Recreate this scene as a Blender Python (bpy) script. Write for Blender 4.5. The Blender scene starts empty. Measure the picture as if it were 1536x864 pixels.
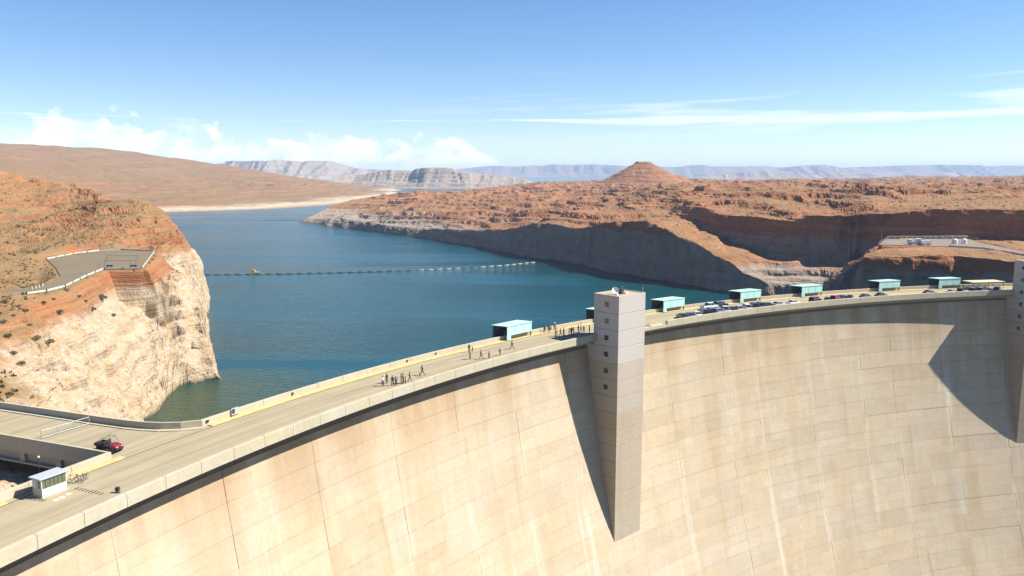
import bpy, bmesh, math, random
import numpy as np
from mathutils import Matrix, Vector
R = math.radians
random.seed(7); np.random.seed(7)
scn = bpy.context.scene
COL = scn.collection

# ------------------------------------------------------------------ camera, sky, sun, exposure
CAM_Z = 37.75                       # above the crest road (z = 0)
cam = bpy.data.cameras.new('camera'); cam.sensor_width = 36.0; cam.lens = 28.0
cam.clip_start = 0.5; cam.clip_end = 90000
camo = bpy.data.objects.new('camera', cam); COL.objects.link(camo)
PITCH = math.atan(172 / 1195.0)
camo.location = (0, 0, CAM_Z); camo.rotation_euler = (math.pi / 2 - PITCH, 0, 0)
scn.camera = camo
SUN_AZ, SUN_EL = 88.0, 46.0         # clockwise from +Y (into the picture)
world = bpy.data.worlds.new('World'); scn.world = world; world.use_nodes = True
sun = bpy.data.lights.new('sun', 'SUN'); sun.energy = 5.0; sun.angle = R(0.53); sun.color = (1.0, 0.95, 0.86)
suno = bpy.data.objects.new('sun', sun); COL.objects.link(suno)
sd = Vector((math.sin(R(SUN_AZ)) * math.cos(R(SUN_EL)), math.cos(R(SUN_AZ)) * math.cos(R(SUN_EL)), math.sin(R(SUN_EL))))
suno.rotation_euler = sd.to_track_quat('Z', 'Y').to_euler()
suno.location = sd * 300
scn.view_settings.view_transform = 'Standard'; scn.view_settings.look = 'None'
scn.view_settings.exposure = 1.22; scn.view_settings.gamma = 1.0
scn.view_settings.use_curve_mapping = False


class NT:
    """tiny node-tree helper"""
    def __init__(s, tree):
        s.t = tree; s.n = tree.nodes; s.l = tree.links

    def new(s, typ, ins=None, **props):
        nd = s.n.new(typ)
        for k, v in props.items(): setattr(nd, k, v)
        if ins:
            for k, v in ins.items(): s.set(nd, k, v)
        return nd

    def set(s, nd, k, v):
        sock = nd.inputs[k]
        if isinstance(v, bpy.types.NodeSocket): s.l.new(v, sock)
        else: sock.default_value = v

    def math(s, op, a, b=0.0, c=None, clamp=False):
        nd = s.n.new('ShaderNodeMath'); nd.operation = op; nd.use_clamp = clamp
        s.set(nd, 0, a); s.set(nd, 1, b)
        if c is not None: s.set(nd, 2, c)
        return nd.outputs[0]

    def noise(s, vec, scale, detail=3, rough=0.55, dist=0.0):
        nd = s.new('ShaderNodeTexNoise', {'Scale': scale, 'Detail': detail, 'Roughness': rough, 'Distortion': dist})
        s.l.new(vec, nd.inputs['Vector']); return nd.outputs['Fac']

    def ramp(s, fac, stops, interp='LINEAR'):
        nd = s.n.new('ShaderNodeValToRGB'); nd.color_ramp.interpolation = interp
        e = nd.color_ramp.elements
        while len(e) < len(stops): e.new(0.5)
        for i, (p, c) in enumerate(stops):
            e[i].position = p; e[i].color = (c[0], c[1], c[2], 1) if not isinstance(c, (int, float)) else (c, c, c, 1)
        s.set(nd, 0, fac); return nd.outputs[0]

    def mix(s, fac, a, b, mode='MIX'):
        nd = s.n.new('ShaderNodeMix'); nd.data_type = 'RGBA'; nd.blend_type = mode; nd.clamp_factor = True
        s.set(nd, 0, fac)
        for i, v in ((6, a), (7, b)):
            if isinstance(v, bpy.types.NodeSocket): s.l.new(v, nd.inputs[i])
            else: nd.inputs[i].default_value = (v[0], v[1], v[2], 1)
        return nd.outputs[2]

    def mapr(s, v, a, b, c=0.0, d=1.0):
        nd = s.new('ShaderNodeMapRange', {1: a, 2: b, 3: c, 4: d}); s.set(nd, 0, v); return nd.outputs[0]

    def xyz(s, vec):
        nd = s.n.new('ShaderNodeSeparateXYZ'); s.l.new(vec, nd.inputs[0]); return nd.outputs

    def comb(s, x, y, z):
        nd = s.n.new('ShaderNodeCombineXYZ')
        for i, v in enumerate((x, y, z)): s.set(nd, i, v)
        return nd.outputs[0]

    def scale(s, vec, v3):
        nd = s.n.new('ShaderNodeVectorMath'); nd.operation = 'MULTIPLY'
        s.l.new(vec, nd.inputs[0]); nd.inputs[1].default_value = v3; return nd.outputs[0]


def sky():
    t = NT(world.node_tree); world.node_tree.nodes.clear()
    out = t.new('ShaderNodeOutputWorld')
    sk = t.new('ShaderNodeTexSky', sky_type='NISHITA', sun_disc=False)
    sk.sun_elevation = R(SUN_EL); sk.sun_rotation = R(SUN_AZ)
    sk.altitude = 1100; sk.air_density = 1.0; sk.dust_density = 0.08; sk.ozone_density = 3.0
    geo = t.new('ShaderNodeTexCoord')
    d = t.xyz(geo.outputs['Generated'])
    az = t.math('ARCTAN2', d[0], d[1])                        # 0 straight ahead, + right
    el = t.math('ARCSINE', d[2])
    # heaped cumulus low over the horizon
    v = t.comb(az, t.math('MULTIPLY', el, 1.25), 0.0)
    big = t.noise(v, 9.5, 2, 0.5)
    puff = t.noise(v, 36.0, 6, 0.60, 0.2)
    fine = t.noise(v, 24.0, 4, 0.55)
    top = t.math('ADD', t.math('MULTIPLY', t.math('SUBTRACT', big, 0.5), 0.12), t.math('MULTIPLY', t.math('SUBTRACT', puff, 0.5), 0.085))
    left = t.math('ADD', t.mapr(az, -0.45, -0.05, 0.052, 0.024), t.mapr(az, 0.0, 0.16, 0.0, -0.032))   # the bank thins out eastward
    top = t.math('ADD', top, left)
    puff2 = puff
    cum = t.math('MULTIPLY', t.mapr(t.math('SUBTRACT', top, el), -0.001, 0.009), t.mapr(fine, 0.36, 0.60, 0.12, 1.0))
    cum = t.math('MULTIPLY', cum, t.mapr(el, -0.005, 0.012))
    # thin streaks of cirrus
    vs = t.comb(t.math('MULTIPLY', az, 1.0), t.math('ADD', t.math('MULTIPLY', el, 17.0), t.math('MULTIPLY', az, -0.55)), 3.7)
    st = t.noise(vs, 2.6, 6, 0.6, 0.25)
    band = t.math('MULTIPLY', t.mapr(el, 0.035, 0.065), t.mapr(el, 0.125, 0.085))
    cir = t.math('MULTIPLY', t.mapr(st, 0.545, 0.70), band)
    cir = t.math('MULTIPLY', cir, t.mapr(az, -0.25, 0.15))
    # one long thin streak, feathered along its edges
    wob = t.noise(t.comb(t.math('MULTIPLY', az, 6.0), t.math('MULTIPLY', el, 60.0), 1.3), 1.0, 5, 0.6, 0.4)
    mid = t.math('ADD', 0.0625, t.math('MULTIPLY', t.math('SUBTRACT', wob, 0.5), 0.016))
    off = t.math('ABSOLUTE', t.math('SUBTRACT', el, mid))
    thick = t.math('MULTIPLY', t.mapr(t.noise(t.comb(az, 0.0, 8.1), 9.0, 3), 0.3, 0.7, 0.0035, 0.0095), t.mapr(az, -0.03, 0.22))
    lng = t.math('MULTIPLY', t.mapr(t.math('DIVIDE', off, t.math('ADD', thick, 0.0004)), 1.0, 0.35), t.mapr(wob, 0.30, 0.55))
    cir = t.math('MAXIMUM', cir, t.math('MULTIPLY', lng, 0.85))
    bg = t.new('ShaderNodeBackground', {'Strength': 0.063})
    cloud = t.math('MULTIPLY', t.math('MAXIMUM', cum, t.math('MULTIPLY', cir, 0.62)), 0.80)
    hsv = t.new('ShaderNodeHueSaturation', {'Hue': 0.508, 'Saturation': 1.2, 'Value': 1.05}); t.l.new(sk.outputs[0], hsv.inputs['Color'])
    col = t.mix(cloud, hsv.outputs[0], (10.2, 9.9, 9.9))
    t.l.new(col, bg.inputs[0]); t.l.new(bg.outputs[0], out.inputs[0])
sky()

# ------------------------------------------------------------------ helpers
ARC = (207.4, -18.5)                # centre of the dam's arch in plan


def pix(px, py, z=0.0):
    """plan point where the photograph's pixel meets height z (used while surveying the layout)"""
    x = (px - 768) / 1195.0; y = -(py - 432) / 1195.0
    dy = math.cos(PITCH) + y * math.sin(PITCH); dz = -math.sin(PITCH) + y * math.cos(PITCH)
    k = (z - CAM_Z) / dz
    return (x * k, dy * k)


def pixd(px, py, Y):
    """point on the pixel's ray at forward distance Y"""
    x = (px - 768) / 1195.0; y = -(py - 432) / 1195.0
    dy = math.cos(PITCH) + y * math.sin(PITCH); dz = -math.sin(PITCH) + y * math.cos(PITCH)
    k = Y / dy
    return (x * k, Y, CAM_Z + dz * k)


def pol(th, r, z=0.0):
    a = R(th); return Vector((ARC[0] + r * math.cos(a), ARC[1] + r * math.sin(a), z))


def theta_of(px, r, z=0.0):
    """arch angle at which radius r shows at image column px (bisection)"""
    lo, hi = 92.0, 170.0
    def col(th):
        p = pol(th, r, z); Z = z - CAM_Z
        return 768 + 1195 * p.x / (p.y * math.cos(PITCH) - Z * math.sin(PITCH))
    for _ in range(50):
        m = (lo + hi) / 2
        if col(m) > px: lo = m
        else: hi = m
    return (lo + hi) / 2


def frame(th, r, z=0.0, turn=0.0):
    """x along the crest (east), y upstream, z up"""
    a = R(th)
    M = Matrix(((math.sin(a), math.cos(a), 0, 0), (-math.cos(a), math.sin(a), 0, 0), (0, 0, 1, 0), (0, 0, 0, 1)))
    return Matrix.Translation(pol(th, r, z)) @ M @ Matrix.Rotation(R(turn), 4, 'Z')


class MB:
    def __init__(s): s.v = []; s.f = []; s.m = []; s.cur = 0

    def add(s, verts, faces):
        o = len(s.v); s.v += [tuple(v) for v in verts]
        s.f += [tuple(i + o for i in f) for f in faces]; s.m += [s.cur] * len(faces); return s

    def box(s, x0, x1, y0, y1, z0, z1, M=None, taper=0.0):
        t = taper
        vs = [Vector(p) for p in ((x0, y0, z0), (x1, y0, z0), (x1, y1, z0), (x0, y1, z0), (x0 + t, y0 + t, z1), (x1 - t, y0 + t, z1), (x1 - t, y1 - t, z1), (x0 + t, y1 - t, z1))]
        if M: vs = [M @ v for v in vs]
        return s.add(vs, [(3, 2, 1, 0), (4, 5, 6, 7), (0, 1, 5, 4), (1, 2, 6, 5), (2, 3, 7, 6), (3, 0, 4, 7)])

    def tube(s, a, b, r, n=8, r2=None, cap=True):
        a = Vector(a); b = Vector(b); d = (b - a)
        if d.length < 1e-6: return s
        q = d.to_track_quat('Z', 'Y'); r2 = r if r2 is None else r2
        vs = []
        for p, rr in ((a, r), (b, r2)):
            for i in range(n):
                t = 2 * math.pi * i / n; vs.append(p + q @ Vector((rr * math.cos(t), rr * math.sin(t), 0)))
        fs = [(i, (i + 1) % n, n + (i + 1) % n, n + i) for i in range(n)]
        if cap: fs += [tuple(range(n - 1, -1, -1)), tuple(range(n, 2 * n))]
        return s.add(vs, fs)

    def path(s, pts, r, n=6):
        for a, b in zip(pts[:-1], pts[1:]): s.tube(a, b, r, n)
        return s

    def ring(s, c, R0, r, axis='y', n=20, k=6):
        vs = []; fs = []
        for i in range(n):
            a = 2 * math.pi * i / n
            for j in range(k):
                b = 2 * math.pi * j / k; q = R0 + r * math.cos(b); w = r * math.sin(b)
                p = {'y': (q * math.cos(a), w, q * math.sin(a)), 'x': (w, q * math.cos(a), q * math.sin(a)), 'z': (q * math.cos(a), q * math.sin(a), w)}[axis]
                vs.append((c[0] + p[0], c[1] + p[1], c[2] + p[2]))
                fs.append((i * k + j, ((i + 1) % n) * k + j, ((i + 1) % n) * k + (j + 1) % k, i * k + (j + 1) % k))
        return s.add(vs, fs)

    def ball(s, c, rx, ry, rz, n=10, k=6):
        vs = [(c[0], c[1], c[2] - rz)]; fs = []
        for j in range(1, k):
            b = -math.pi / 2 + math.pi * j / k
            for i in range(n):
                a = 2 * math.pi * i / n
                vs.append((c[0] + rx * math.cos(b) * math.cos(a), c[1] + ry * math.cos(b) * math.sin(a), c[2] + rz * math.sin(b)))
        vs.append((c[0], c[1], c[2] + rz)); T = len(vs) - 1
        for i in range(n):
            fs.append((0, 1 + (i + 1) % n, 1 + i)); fs.append((T, T - n + i, T - n + (i + 1) % n))
            for j in range(k - 2):
                p = 1 + j * n; fs.append((p + i, p + (i + 1) % n, p + n + (i + 1) % n, p + n + i))
        return s.add(vs, fs)

    def prism(s, prof, y0, y1, inset=None):
        """side profile (x, z) extruded along y; inset narrows the vertices above a height"""
        n = len(prof); vs = []
        for y in (y0, y1):
            for (x, z) in prof:
                yy = y
                if inset and z > inset[0]: yy = y + (inset[1] if y == y0 else -inset[1])
                vs.append((x, yy, z))
        fs = [tuple(range(n)), tuple(range(2 * n - 1, n - 1, -1))]
        fs += [((i + 1) % n, i, n + i, n + (i + 1) % n) for i in range(n)]
        return s.add(vs, fs)

    def mesh(s, name, mats, smooth=False):
        me = bpy.data.meshes.new(name); me.from_pydata(s.v, [], s.f)
        for m in (mats if isinstance(mats, (list, tuple)) else [mats]): me.materials.append(m)
        if max(s.m, default=0): me.polygons.foreach_set('material_index', s.m)
        if smooth: me.polygons.foreach_set('use_smooth', [True] * len(me.polygons))
        me.update(); return me

    def build(s, name, mats, parent=None, smooth=False, M=None):
        return link(name, s.mesh(name, mats, smooth), parent, M)


def link(name, me, parent=None, M=None):
    o = bpy.data.objects.new(name, me); COL.objects.link(o)
    if parent: o.parent = parent
    if M is not None: o.matrix_local = M
    return o


def tag(o, label, cat, group=None):
    o['label'] = label; o['category'] = cat
    if group: o['group'] = group
    return o


def thing(name, label, cat, M=None, group=None):
    o = bpy.data.objects.new(name, None); COL.objects.link(o); o.empty_display_size = 0.5
    if M is not None: o.matrix_local = M; o.matrix_world = M
    return tag(o, label, cat, group)


def struct(o, label=None):
    o['kind'] = 'structure'
    if label: o['label'] = label
    return o


def bevel(o, w, seg=1):
    bm = bmesh.new(); bm.from_mesh(o.data)
    bmesh.ops.bevel(bm, geom=bm.edges[:], offset=w, segments=seg, affect='EDGES', clamp_overlap=True)
    bm.to_mesh(o.data); bm.free(); return o

# ------------------------------------------------------------------ materials
MATS = {}; ALB = 0.79


def mat(name, rgb, rough=0.6, metal=0.0, var=0.12, scale=3.0, bump=0.0, spec=0.5, coat=0.0):
    """plain procedural paint / metal / fabric with mottling"""
    if name in MATS: return MATS[name]
    m = bpy.data.materials.new(name); m.use_nodes = True; t = NT(m.node_tree)
    b = t.n['Principled BSDF']; b.inputs['Roughness'].default_value = rough; b.inputs['Metallic'].default_value = metal
    b.inputs['Specular IOR Level'].default_value = spec; b.inputs['Coat Weight'].default_value = coat
    tc = t.new('ShaderNodeTexCoord').outputs['Object']
    n = t.noise(tc, scale, 4, 0.6)
    f = t.mapr(n, 0.3, 0.7, (1 - var) * ALB, (1 + var) * ALB)
    c = t.mix(1.0, rgb, t.comb(f, f, f), 'MULTIPLY'); t.l.new(c, b.inputs['Base Color'])
    if bump:
        bp = t.new('ShaderNodeBump', {'Strength': bump, 'Distance': 0.05}); t.l.new(t.noise(tc, scale * 6, 3), bp.inputs['Height']); t.l.new(bp.outputs[0], b.inputs['Normal'])
    MATS[name] = m; return m


def m_concrete(name, base, stain, mode='face'):
    """cast concrete; streaks run down the face, lift lines run along it"""
    m = bpy.data.materials.new(name); m.use_nodes = True; t = NT(m.node_tree); b = t.n['Principled BSDF']
    pos = t.new('ShaderNodeNewGeometry').outputs['Position']; p = t.xyz(pos)
    a = t.math('ARCTAN2', t.math('SUBTRACT', p[1], ARC[1]), t.math('SUBTRACT', p[0], ARC[0]))
    s = t.math('MULTIPLY', a, 274.0); z = p[2]
    sz = t.comb(s, z, t.math('MULTIPLY', p[0], 0.02))
    streak = t.noise(t.scale(sz, (0.55, 0.028, 1)), 1.0, 5, 0.62)
    streak2 = t.noise(t.scale(sz, (0.16, 0.022, 1)), 1.0, 3, 0.55)
    blotch = t.noise(t.scale(sz, (0.06, 0.09, 1)), 1.0, 4, 0.6)
    fine = t.noise(t.scale(sz, (1.4, 1.4, 1)), 1.0, 4, 0.65)
    c = t.mix(t.mapr(blotch, 0.35, 0.7), base, tuple(v * k for v, k in zip(base, (1.0, 0.93, 0.80))))
    c = t.mix(t.math('MULTIPLY', t.mapr(streak2, 0.48, 0.72), 0.65), c, stain)
    c = t.mix(t.math('MULTIPLY', t.mapr(streak, 0.60, 0.78), 0.60), c, tuple(v * 0.72 for v in stain))
    c = t.mix(t.math('MULTIPLY', t.mapr(streak, 0.40, 0.27), 0.55), c, (0.56, 0.53, 0.47))
    g = t.mapr(fine, 0.25, 0.75, 0.90 * ALB, 1.08 * ALB)
    c = t.mix(1.0, c, t.comb(g, g, g), 'MULTIPLY')
    if mode == 'face':
        # a tone of its own for every pour (formwork panel), and fine lift lines
        wn = t.new('ShaderNodeTexWhiteNoise', noise_dimensions='2D')
        t.l.new(t.comb(t.math('FLOOR', t.math('DIVIDE', s, 6.1)), t.math('FLOOR', t.math('DIVIDE', z, 2.3)), 0), wn.inputs[0])
        w = t.mapr(wn.outputs[0], 0, 1, 0.95, 1.045); c = t.mix(1.0, c, t.comb(w, w, w), 'MULTIPLY')
        fr = t.math('FRACT', t.math('DIVIDE', z, 2.3)); ln = t.math('LESS_THAN', fr, 0.045)
        fv = t.math('FRACT', t.math('DIVIDE', s, 6.1)); lv = t.math('MULTIPLY', t.math('LESS_THAN', fv, 0.014), 0.6)
        brk = t.mapr(t.noise(t.scale(sz, (0.11, 0.11, 1)), 1.0, 2), 0.42, 0.62)
        k = t.math('MULTIPLY', t.math('MAXIMUM', ln, lv), t.math('MULTIPLY', brk, 0.36))
        c = t.mix(k, c, (0.20, 0.14, 0.085))
        at = t.new('ShaderNodeAttribute', attribute_name='across').outputs['Fac']
        jd = t.math('ABSOLUTE', t.math('SUBTRACT', at, 0.5))
        run = t.noise(t.comb(t.math('MULTIPLY', s, 0.11), t.math('MULTIPLY', z, 0.03), 5.0), 1.0, 3)
        wob2 = t.math('MULTIPLY', t.math('SUBTRACT', streak, 0.5), 0.06)
        cal = t.math('MULTIPLY', t.mapr(t.math('ADD', jd, wob2), 0.43, 0.495), t.math('MULTIPLY', t.mapr(run, 0.46, 0.60), t.mapr(z, -8, -26)))
        c = t.mix(t.math('MULTIPLY', cal, 0.34), c, (0.66, 0.62, 0.53))
        oi = t.mapr(t.new('ShaderNodeObjectInfo').outputs['Random'], 0, 1, 0.955, 1.045); c = t.mix(1.0, c, t.comb(oi, oi, oi), 'MULTIPLY')
        # brown seepage below the overhang; also paints its shadow band darker
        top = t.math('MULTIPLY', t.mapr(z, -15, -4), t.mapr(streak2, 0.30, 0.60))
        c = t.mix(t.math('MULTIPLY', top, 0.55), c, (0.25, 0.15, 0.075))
    if mode == 'tower':
        fr = t.math('FRACT', t.math('DIVIDE', z, 1.29)); ln = t.math('LESS_THAN', fr, 0.05)
        fv = t.math('FRACT', t.math('DIVIDE', t.math('ADD', p[0], p[1]), 1.7)); lv = t.math('LESS_THAN', fv, 0.035)
        c = t.mix(t.math('MULTIPLY', t.math('MAXIMUM', ln, lv), t.math('MULTIPLY', t.mapr(z, -8, -18), 0.30)), c, (0.20, 0.14, 0.085))
        hi = t.math('MULTIPLY', t.mapr(z, -17.2, -16.2), 0.34); c = t.mix(hi, c, (0.385, 0.36, 0.325))
        mid = t.math('MULTIPLY', t.math('GREATER_THAN', z, -5.1), 0.55); c = t.mix(mid, c, (0.42, 0.405, 0.39))
    t.l.new(c, b.inputs['Base Color']); b.inputs['Roughness'].default_value = 0.88; b.inputs['Specular IOR Level'].default_value = 0.25
    bp = t.new('ShaderNodeBump', {'Strength': 0.35, 'Distance': 0.08}); t.l.new(fine, bp.inputs['Height']); t.l.new(bp.outputs[0], b.inputs['Normal'])
    return m


def m_road(name, base):
    m = bpy.data.materials.new(name); m.use_nodes = True; t = NT(m.node_tree); b = t.n['Principled BSDF']
    pos = t.new('ShaderNodeNewGeometry').outputs['Position']; p = t.xyz(pos)
    a = t.math('MULTIPLY', t.math('ARCTAN2', t.math('SUBTRACT', p[1], ARC[1]), t.math('SUBTRACT', p[0], ARC[0])), 280.0)
    rad = t.math('SQRT', t.math('ADD', t.math('POWER', t.math('SUBTRACT', p[0], ARC[0]), 2.0), t.math('POWER', t.math('SUBTRACT', p[1], ARC[1]), 2.0)))
    ar = t.comb(a, rad, 0.0)
    wear = t.noise(t.scale(ar, (0.02, 0.55, 1)), 1.0, 4, 0.6)        # tyre wear follows the road
    blot = t.noise(t.scale(ar, (0.12, 0.3, 1)), 1.0, 5, 0.62)
    fine = t.noise(pos, 4.0, 4, 0.7)
    c = t.mix(t.mapr(wear, 0.4, 0.65), base, tuple(v * 0.76 for v in base))
    c = t.mix(t.math('MULTIPLY', t.mapr(blot, 0.52, 0.72), 0.4), c, tuple(v * 0.62 for v in base))
    seam = t.math('LESS_THAN', t.math('FRACT', t.math('DIVIDE', a, 8.9)), 0.012)
    c = t.mix(t.math('MULTIPLY', seam, 0.35), c, tuple(v * 0.5 for v in base))
    g = t.mapr(fine, 0.25, 0.75, 0.93 * ALB, 1.06 * ALB); c = t.mix(1.0, c, t.comb(g, g, g), 'MULTIPLY')
    t.l.new(c, b.inputs['Base Color']); b.inputs['Roughness'].default_value = 0.9; b.inputs['Specular IOR Level'].default_value = 0.2
    return m


def m_rock(name, red, red2, tan, ring, ring_z, scrub=0.5, fade=2.2, sc=1.0, strata=1.0, relief=1.0, flatr=(0.80, 0.95)):
    """canyon sandstone: red above the old waterline, bleached below it, scrub and sand on the flats"""
    m = bpy.data.materials.new(name); m.use_nodes = True; t = NT(m.node_tree); b = t.n['Principled BSDF']
    g = t.new('ShaderNodeNewGeometry'); pos = g.outputs['Position']; p = t.xyz(pos)
    nz = t.xyz(g.outputs['Normal'])[2]
    warp = t.noise(pos, 0.02 / sc, 4, 0.6)
    big = t.noise(pos, 0.035 / sc, 5, 0.62)
    med = t.noise(pos, 0.22 / sc, 5, 0.65)
    fin = t.noise(pos, 1.5 / sc, 4, 0.7)
    zz = t.math('ADD', p[2], t.math('MULTIPLY', warp, 5.0 * sc))
    bed = t.noise(t.comb(t.math('MULTIPLY', p[0], 0.012 / sc), t.math('MULTIPLY', p[1], 0.012 / sc), t.math('MULTIPLY', zz, 0.9 / sc)), 1.0, 5, 0.7)
    c = t.mix(t.mapr(big, 0.36, 0.66), red, red2)
    c = t.mix(t.math('MULTIPLY', t.mapr(bed, 0.42, 0.62), 0.55 * strata), c, tuple(v * k for v, k in zip(red, (0.62, 0.5, 0.45))))
    c = t.mix(t.math('MULTIPLY', t.mapr(bed, 0.44, 0.30), 0.5 * strata), c, tan)
    c = t.mix(t.math('MULTIPLY', t.mapr(med, 0.56, 0.74), 0.45), c, tan)
    # sand and dry scrub where it lies flat
    flat = t.math('MULTIPLY', t.mapr(nz, flatr[0], flatr[1]), t.mapr(big, 0.30, 0.50))
    sb = t.mix(t.mapr(med, 0.42, 0.60), (0.30, 0.20, 0.095), (0.225, 0.175, 0.08))
    sb = t.mix(t.mapr(fin, 0.54, 0.68), sb, (0.105, 0.105, 0.04))
    c = t.mix(t.math('MULTIPLY', flat, scrub), c, sb)
    # bleached bathtub ring under the old high-water line
    if ring is not None:
        wv = t.math('ADD', p[2], t.math('MULTIPLY', t.math('SUBTRACT', big, 0.5), fade * 5))
        wv = t.math('ADD', wv, t.math('MULTIPLY', t.math('SUBTRACT', med, 0.5), fade * 3))
        rz = t.mapr(nz, 0.45, 0.75, ring_z[1], ring_z[0])          # walls stay bleached higher up than ledges
        f = t.mapr(t.math('SUBTRACT', wv, rz), fade, -fade)
        rc = t.mix(t.mapr(med, 0.40, 0.68), ring, tuple(v * k for v, k in zip(ring, (0.90, 0.74, 0.55))))
        rc = t.mix(t.math('MULTIPLY', t.mapr(bed, 0.52, 0.70), 0.35), rc, tuple(v * k for v, k in zip(ring, (0.66, 0.50, 0.38))))
        rc = t.mix(t.math('MULTIPLY', t.mapr(fin, 0.57, 0.66), 0.6), rc, tuple(v * 0.42 for v in ring))
        pit = t.noise(t.scale(pos, (1, 1, 2.2)), 0.55 / sc, 3, 0.6); rc = t.mix(t.math('MULTIPLY', t.mapr(pit, 0.62, 0.70), 0.75), rc, tuple(v * k for v, k in zip(ring, (0.34, 0.27, 0.22))))  # dark spots: shade of small holes painted into the colour, besides desert varnish
        c = t.mix(f, c, rc)
        wet = t.mapr(p[2], -30.4, -31.7); c = t.mix(t.math('MULTIPLY', wet, 0.6), c, (0.16, 0.14, 0.07))
    v = t.mapr(fin, 0.25, 0.75, 0.76 * ALB, 1.18 * ALB); c = t.mix(1.0, c, t.comb(v, v, v), 'MULTIPLY')
    t.l.new(c, b.inputs['Base Color']); b.inputs['Roughness'].default_value = 0.95; b.inputs['Specular IOR Level'].default_value = 0.12
    h = t.math('ADD', t.math('MULTIPLY', bed, 1.2), t.math('ADD', med, t.math('MULTIPLY', fin, 0.35)))
    bp = t.new('ShaderNodeBump', {'Strength': 0.75 * relief, 'Distance': 1.1 * sc}); t.l.new(h, bp.inputs['Height']); t.l.new(bp.outputs[0], b.inputs['Normal'])
    return m


def m_water():
    m = bpy.data.materials.new('lake_water'); m.use_nodes = True; t = NT(m.node_tree); b = t.n['Principled BSDF']
    pos = t.new('ShaderNodeNewGeometry').outputs['Position']; p = t.xyz(pos)
    patch = t.noise(t.scale(pos, (0.0035, 0.011, 1)), 1.0, 4, 0.55, 0.6)
    lane = t.noise(t.scale(pos, (0.002, 0.012, 1)), 1.7, 5, 0.6, 0.8)
    c = t.mix(t.mapr(patch, 0.35, 0.65), (0.002, 0.040, 0.043), (0.003, 0.050, 0.058))
    # green shallows in the cove under the left cliff
    dx = t.math('SUBTRACT', p[0], -92.0); dy = t.math('MULTIPLY', t.math('SUBTRACT', p[1], 236.0), 0.62)
    dc = t.math('ADD', t.math('SQRT', t.math('ADD', t.math('MULTIPLY', dx, dx), t.math('MULTIPLY', dy, dy))), t.math('MULTIPLY', t.noise(pos, 0.06, 3), 14.0))
    c = t.mix(t.math('MULTIPLY', t.mapr(dc, 42.0, 16.0), 0.8), c, (0.038, 0.055, 0.016))
    t.l.new(c, b.inputs['Base Color']); b.inputs['IOR'].default_value = 1.333
    r = t.math('ADD', t.mapr(patch, 0.35, 0.7, 0.10, 0.20), t.math('MULTIPLY', t.mapr(lane, 0.55, 0.66), 0.14)); t.l.new(r, b.inputs['Roughness'])
    w1 = t.noise(t.scale(pos, (0.30, 0.55, 1)), 1.0, 4, 0.65, 0.4); w2 = t.noise(t.scale(pos, (0.05, 0.10, 1)), 1.0, 3, 0.6)
    h = t.math('ADD', w1, t.math('MULTIPLY', w2, 0.8))
    st = t.mapr(lane, 0.48, 0.66, 0.75, 0.12)
    bp = t.new('ShaderNodeBump', {'Distance': 1.0}); t.l.new(st, bp.inputs['Strength']); t.l.new(h, bp.inputs['Height']); t.l.new(bp.outputs[0], b.inputs['Normal'])
    return m

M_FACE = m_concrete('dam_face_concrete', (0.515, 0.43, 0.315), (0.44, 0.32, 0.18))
M_TOWER = m_concrete('tower_concrete', (0.455, 0.385, 0.295), (0.40, 0.30, 0.19), 'tower')
M_PARA = m_concrete('parapet_concrete', (0.475, 0.435, 0.335), (0.42, 0.365, 0.265), 'plain')
M_CORE = mat('joint_concrete', (0.20, 0.155, 0.10), 0.95, var=0.2)
M_ROAD = m_road('road_concrete', (0.385, 0.325, 0.21))
M_YEL = mat('yellow_kerb_paint', (0.58, 0.43, 0.17), 0.8, var=0.2, scale=0.8)
M_WHITE = mat('white_paint', (0.75, 0.74, 0.70), 0.6)
M_BLACK = mat('black_rubber', (0.022, 0.022, 0.024), 0.75)
M_STEEL = mat('galvanised_steel', (0.55, 0.56, 0.57), 0.45, 0.7)
M_DARK = mat('dark_painted_steel', (0.045, 0.043, 0.04), 0.5)
M_TURQ = mat('turquoise_paint', (0.46, 0.76, 0.68), 0.5, var=0.05, scale=0.7)
M_TURQD = mat('turquoise_seam', (0.20, 0.42, 0.38), 0.6)
M_INNER = mat('bare_grey_sheet', (0.17, 0.16, 0.165), 0.7)
M_GLASS = mat('dark_glass', (0.02, 0.025, 0.03), 0.08, spec=0.8)
M_LOT = m_road('lot_asphalt', (0.215, 0.172, 0.105))
M_LEFT = m_rock('near_sandstone', (0.40, 0.165, 0.070), (0.37, 0.20, 0.095), (0.43, 0.285, 0.145), (0.53, 0.435, 0.315), (-1.8, -1.8), 0.68, 1.5, 1.0, 1.0, 1.3, (0.66, 0.88))
M_RIGHT = m_rock('plateau_sandstone', (0.44, 0.20, 0.10), (0.32, 0.135, 0.068), (0.47, 0.325, 0.205), (0.38, 0.32, 0.265), (-17.0, -2.0), 0.55, 1.4, 1.5, 1.0, 1.3)
M_HILL = m_rock('hill_sandstone', (0.33, 0.155, 0.08), (0.22, 0.125, 0.06), (0.36, 0.24, 0.13), (0.52, 0.44, 0.33), (-25.5, -25.5), 0.6, 1.4, 5.0, 1.0, 1.0)
M_PALE = m_rock('pale_cliff_rock', (0.37, 0.305, 0.245), (0.31, 0.255, 0.205), (0.41, 0.355, 0.29), None, 0, 0.25, 2, 12.0, 0.8, 0.8)
M_MESA = m_rock('far_mesa_rock', (0.28, 0.195, 0.15), (0.23, 0.165, 0.13), (0.33, 0.265, 0.215), None, 0, 0.25, 2, 40.0, 0.8, 0.8)

# ------------------------------------------------------------------ noise in numpy


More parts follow.
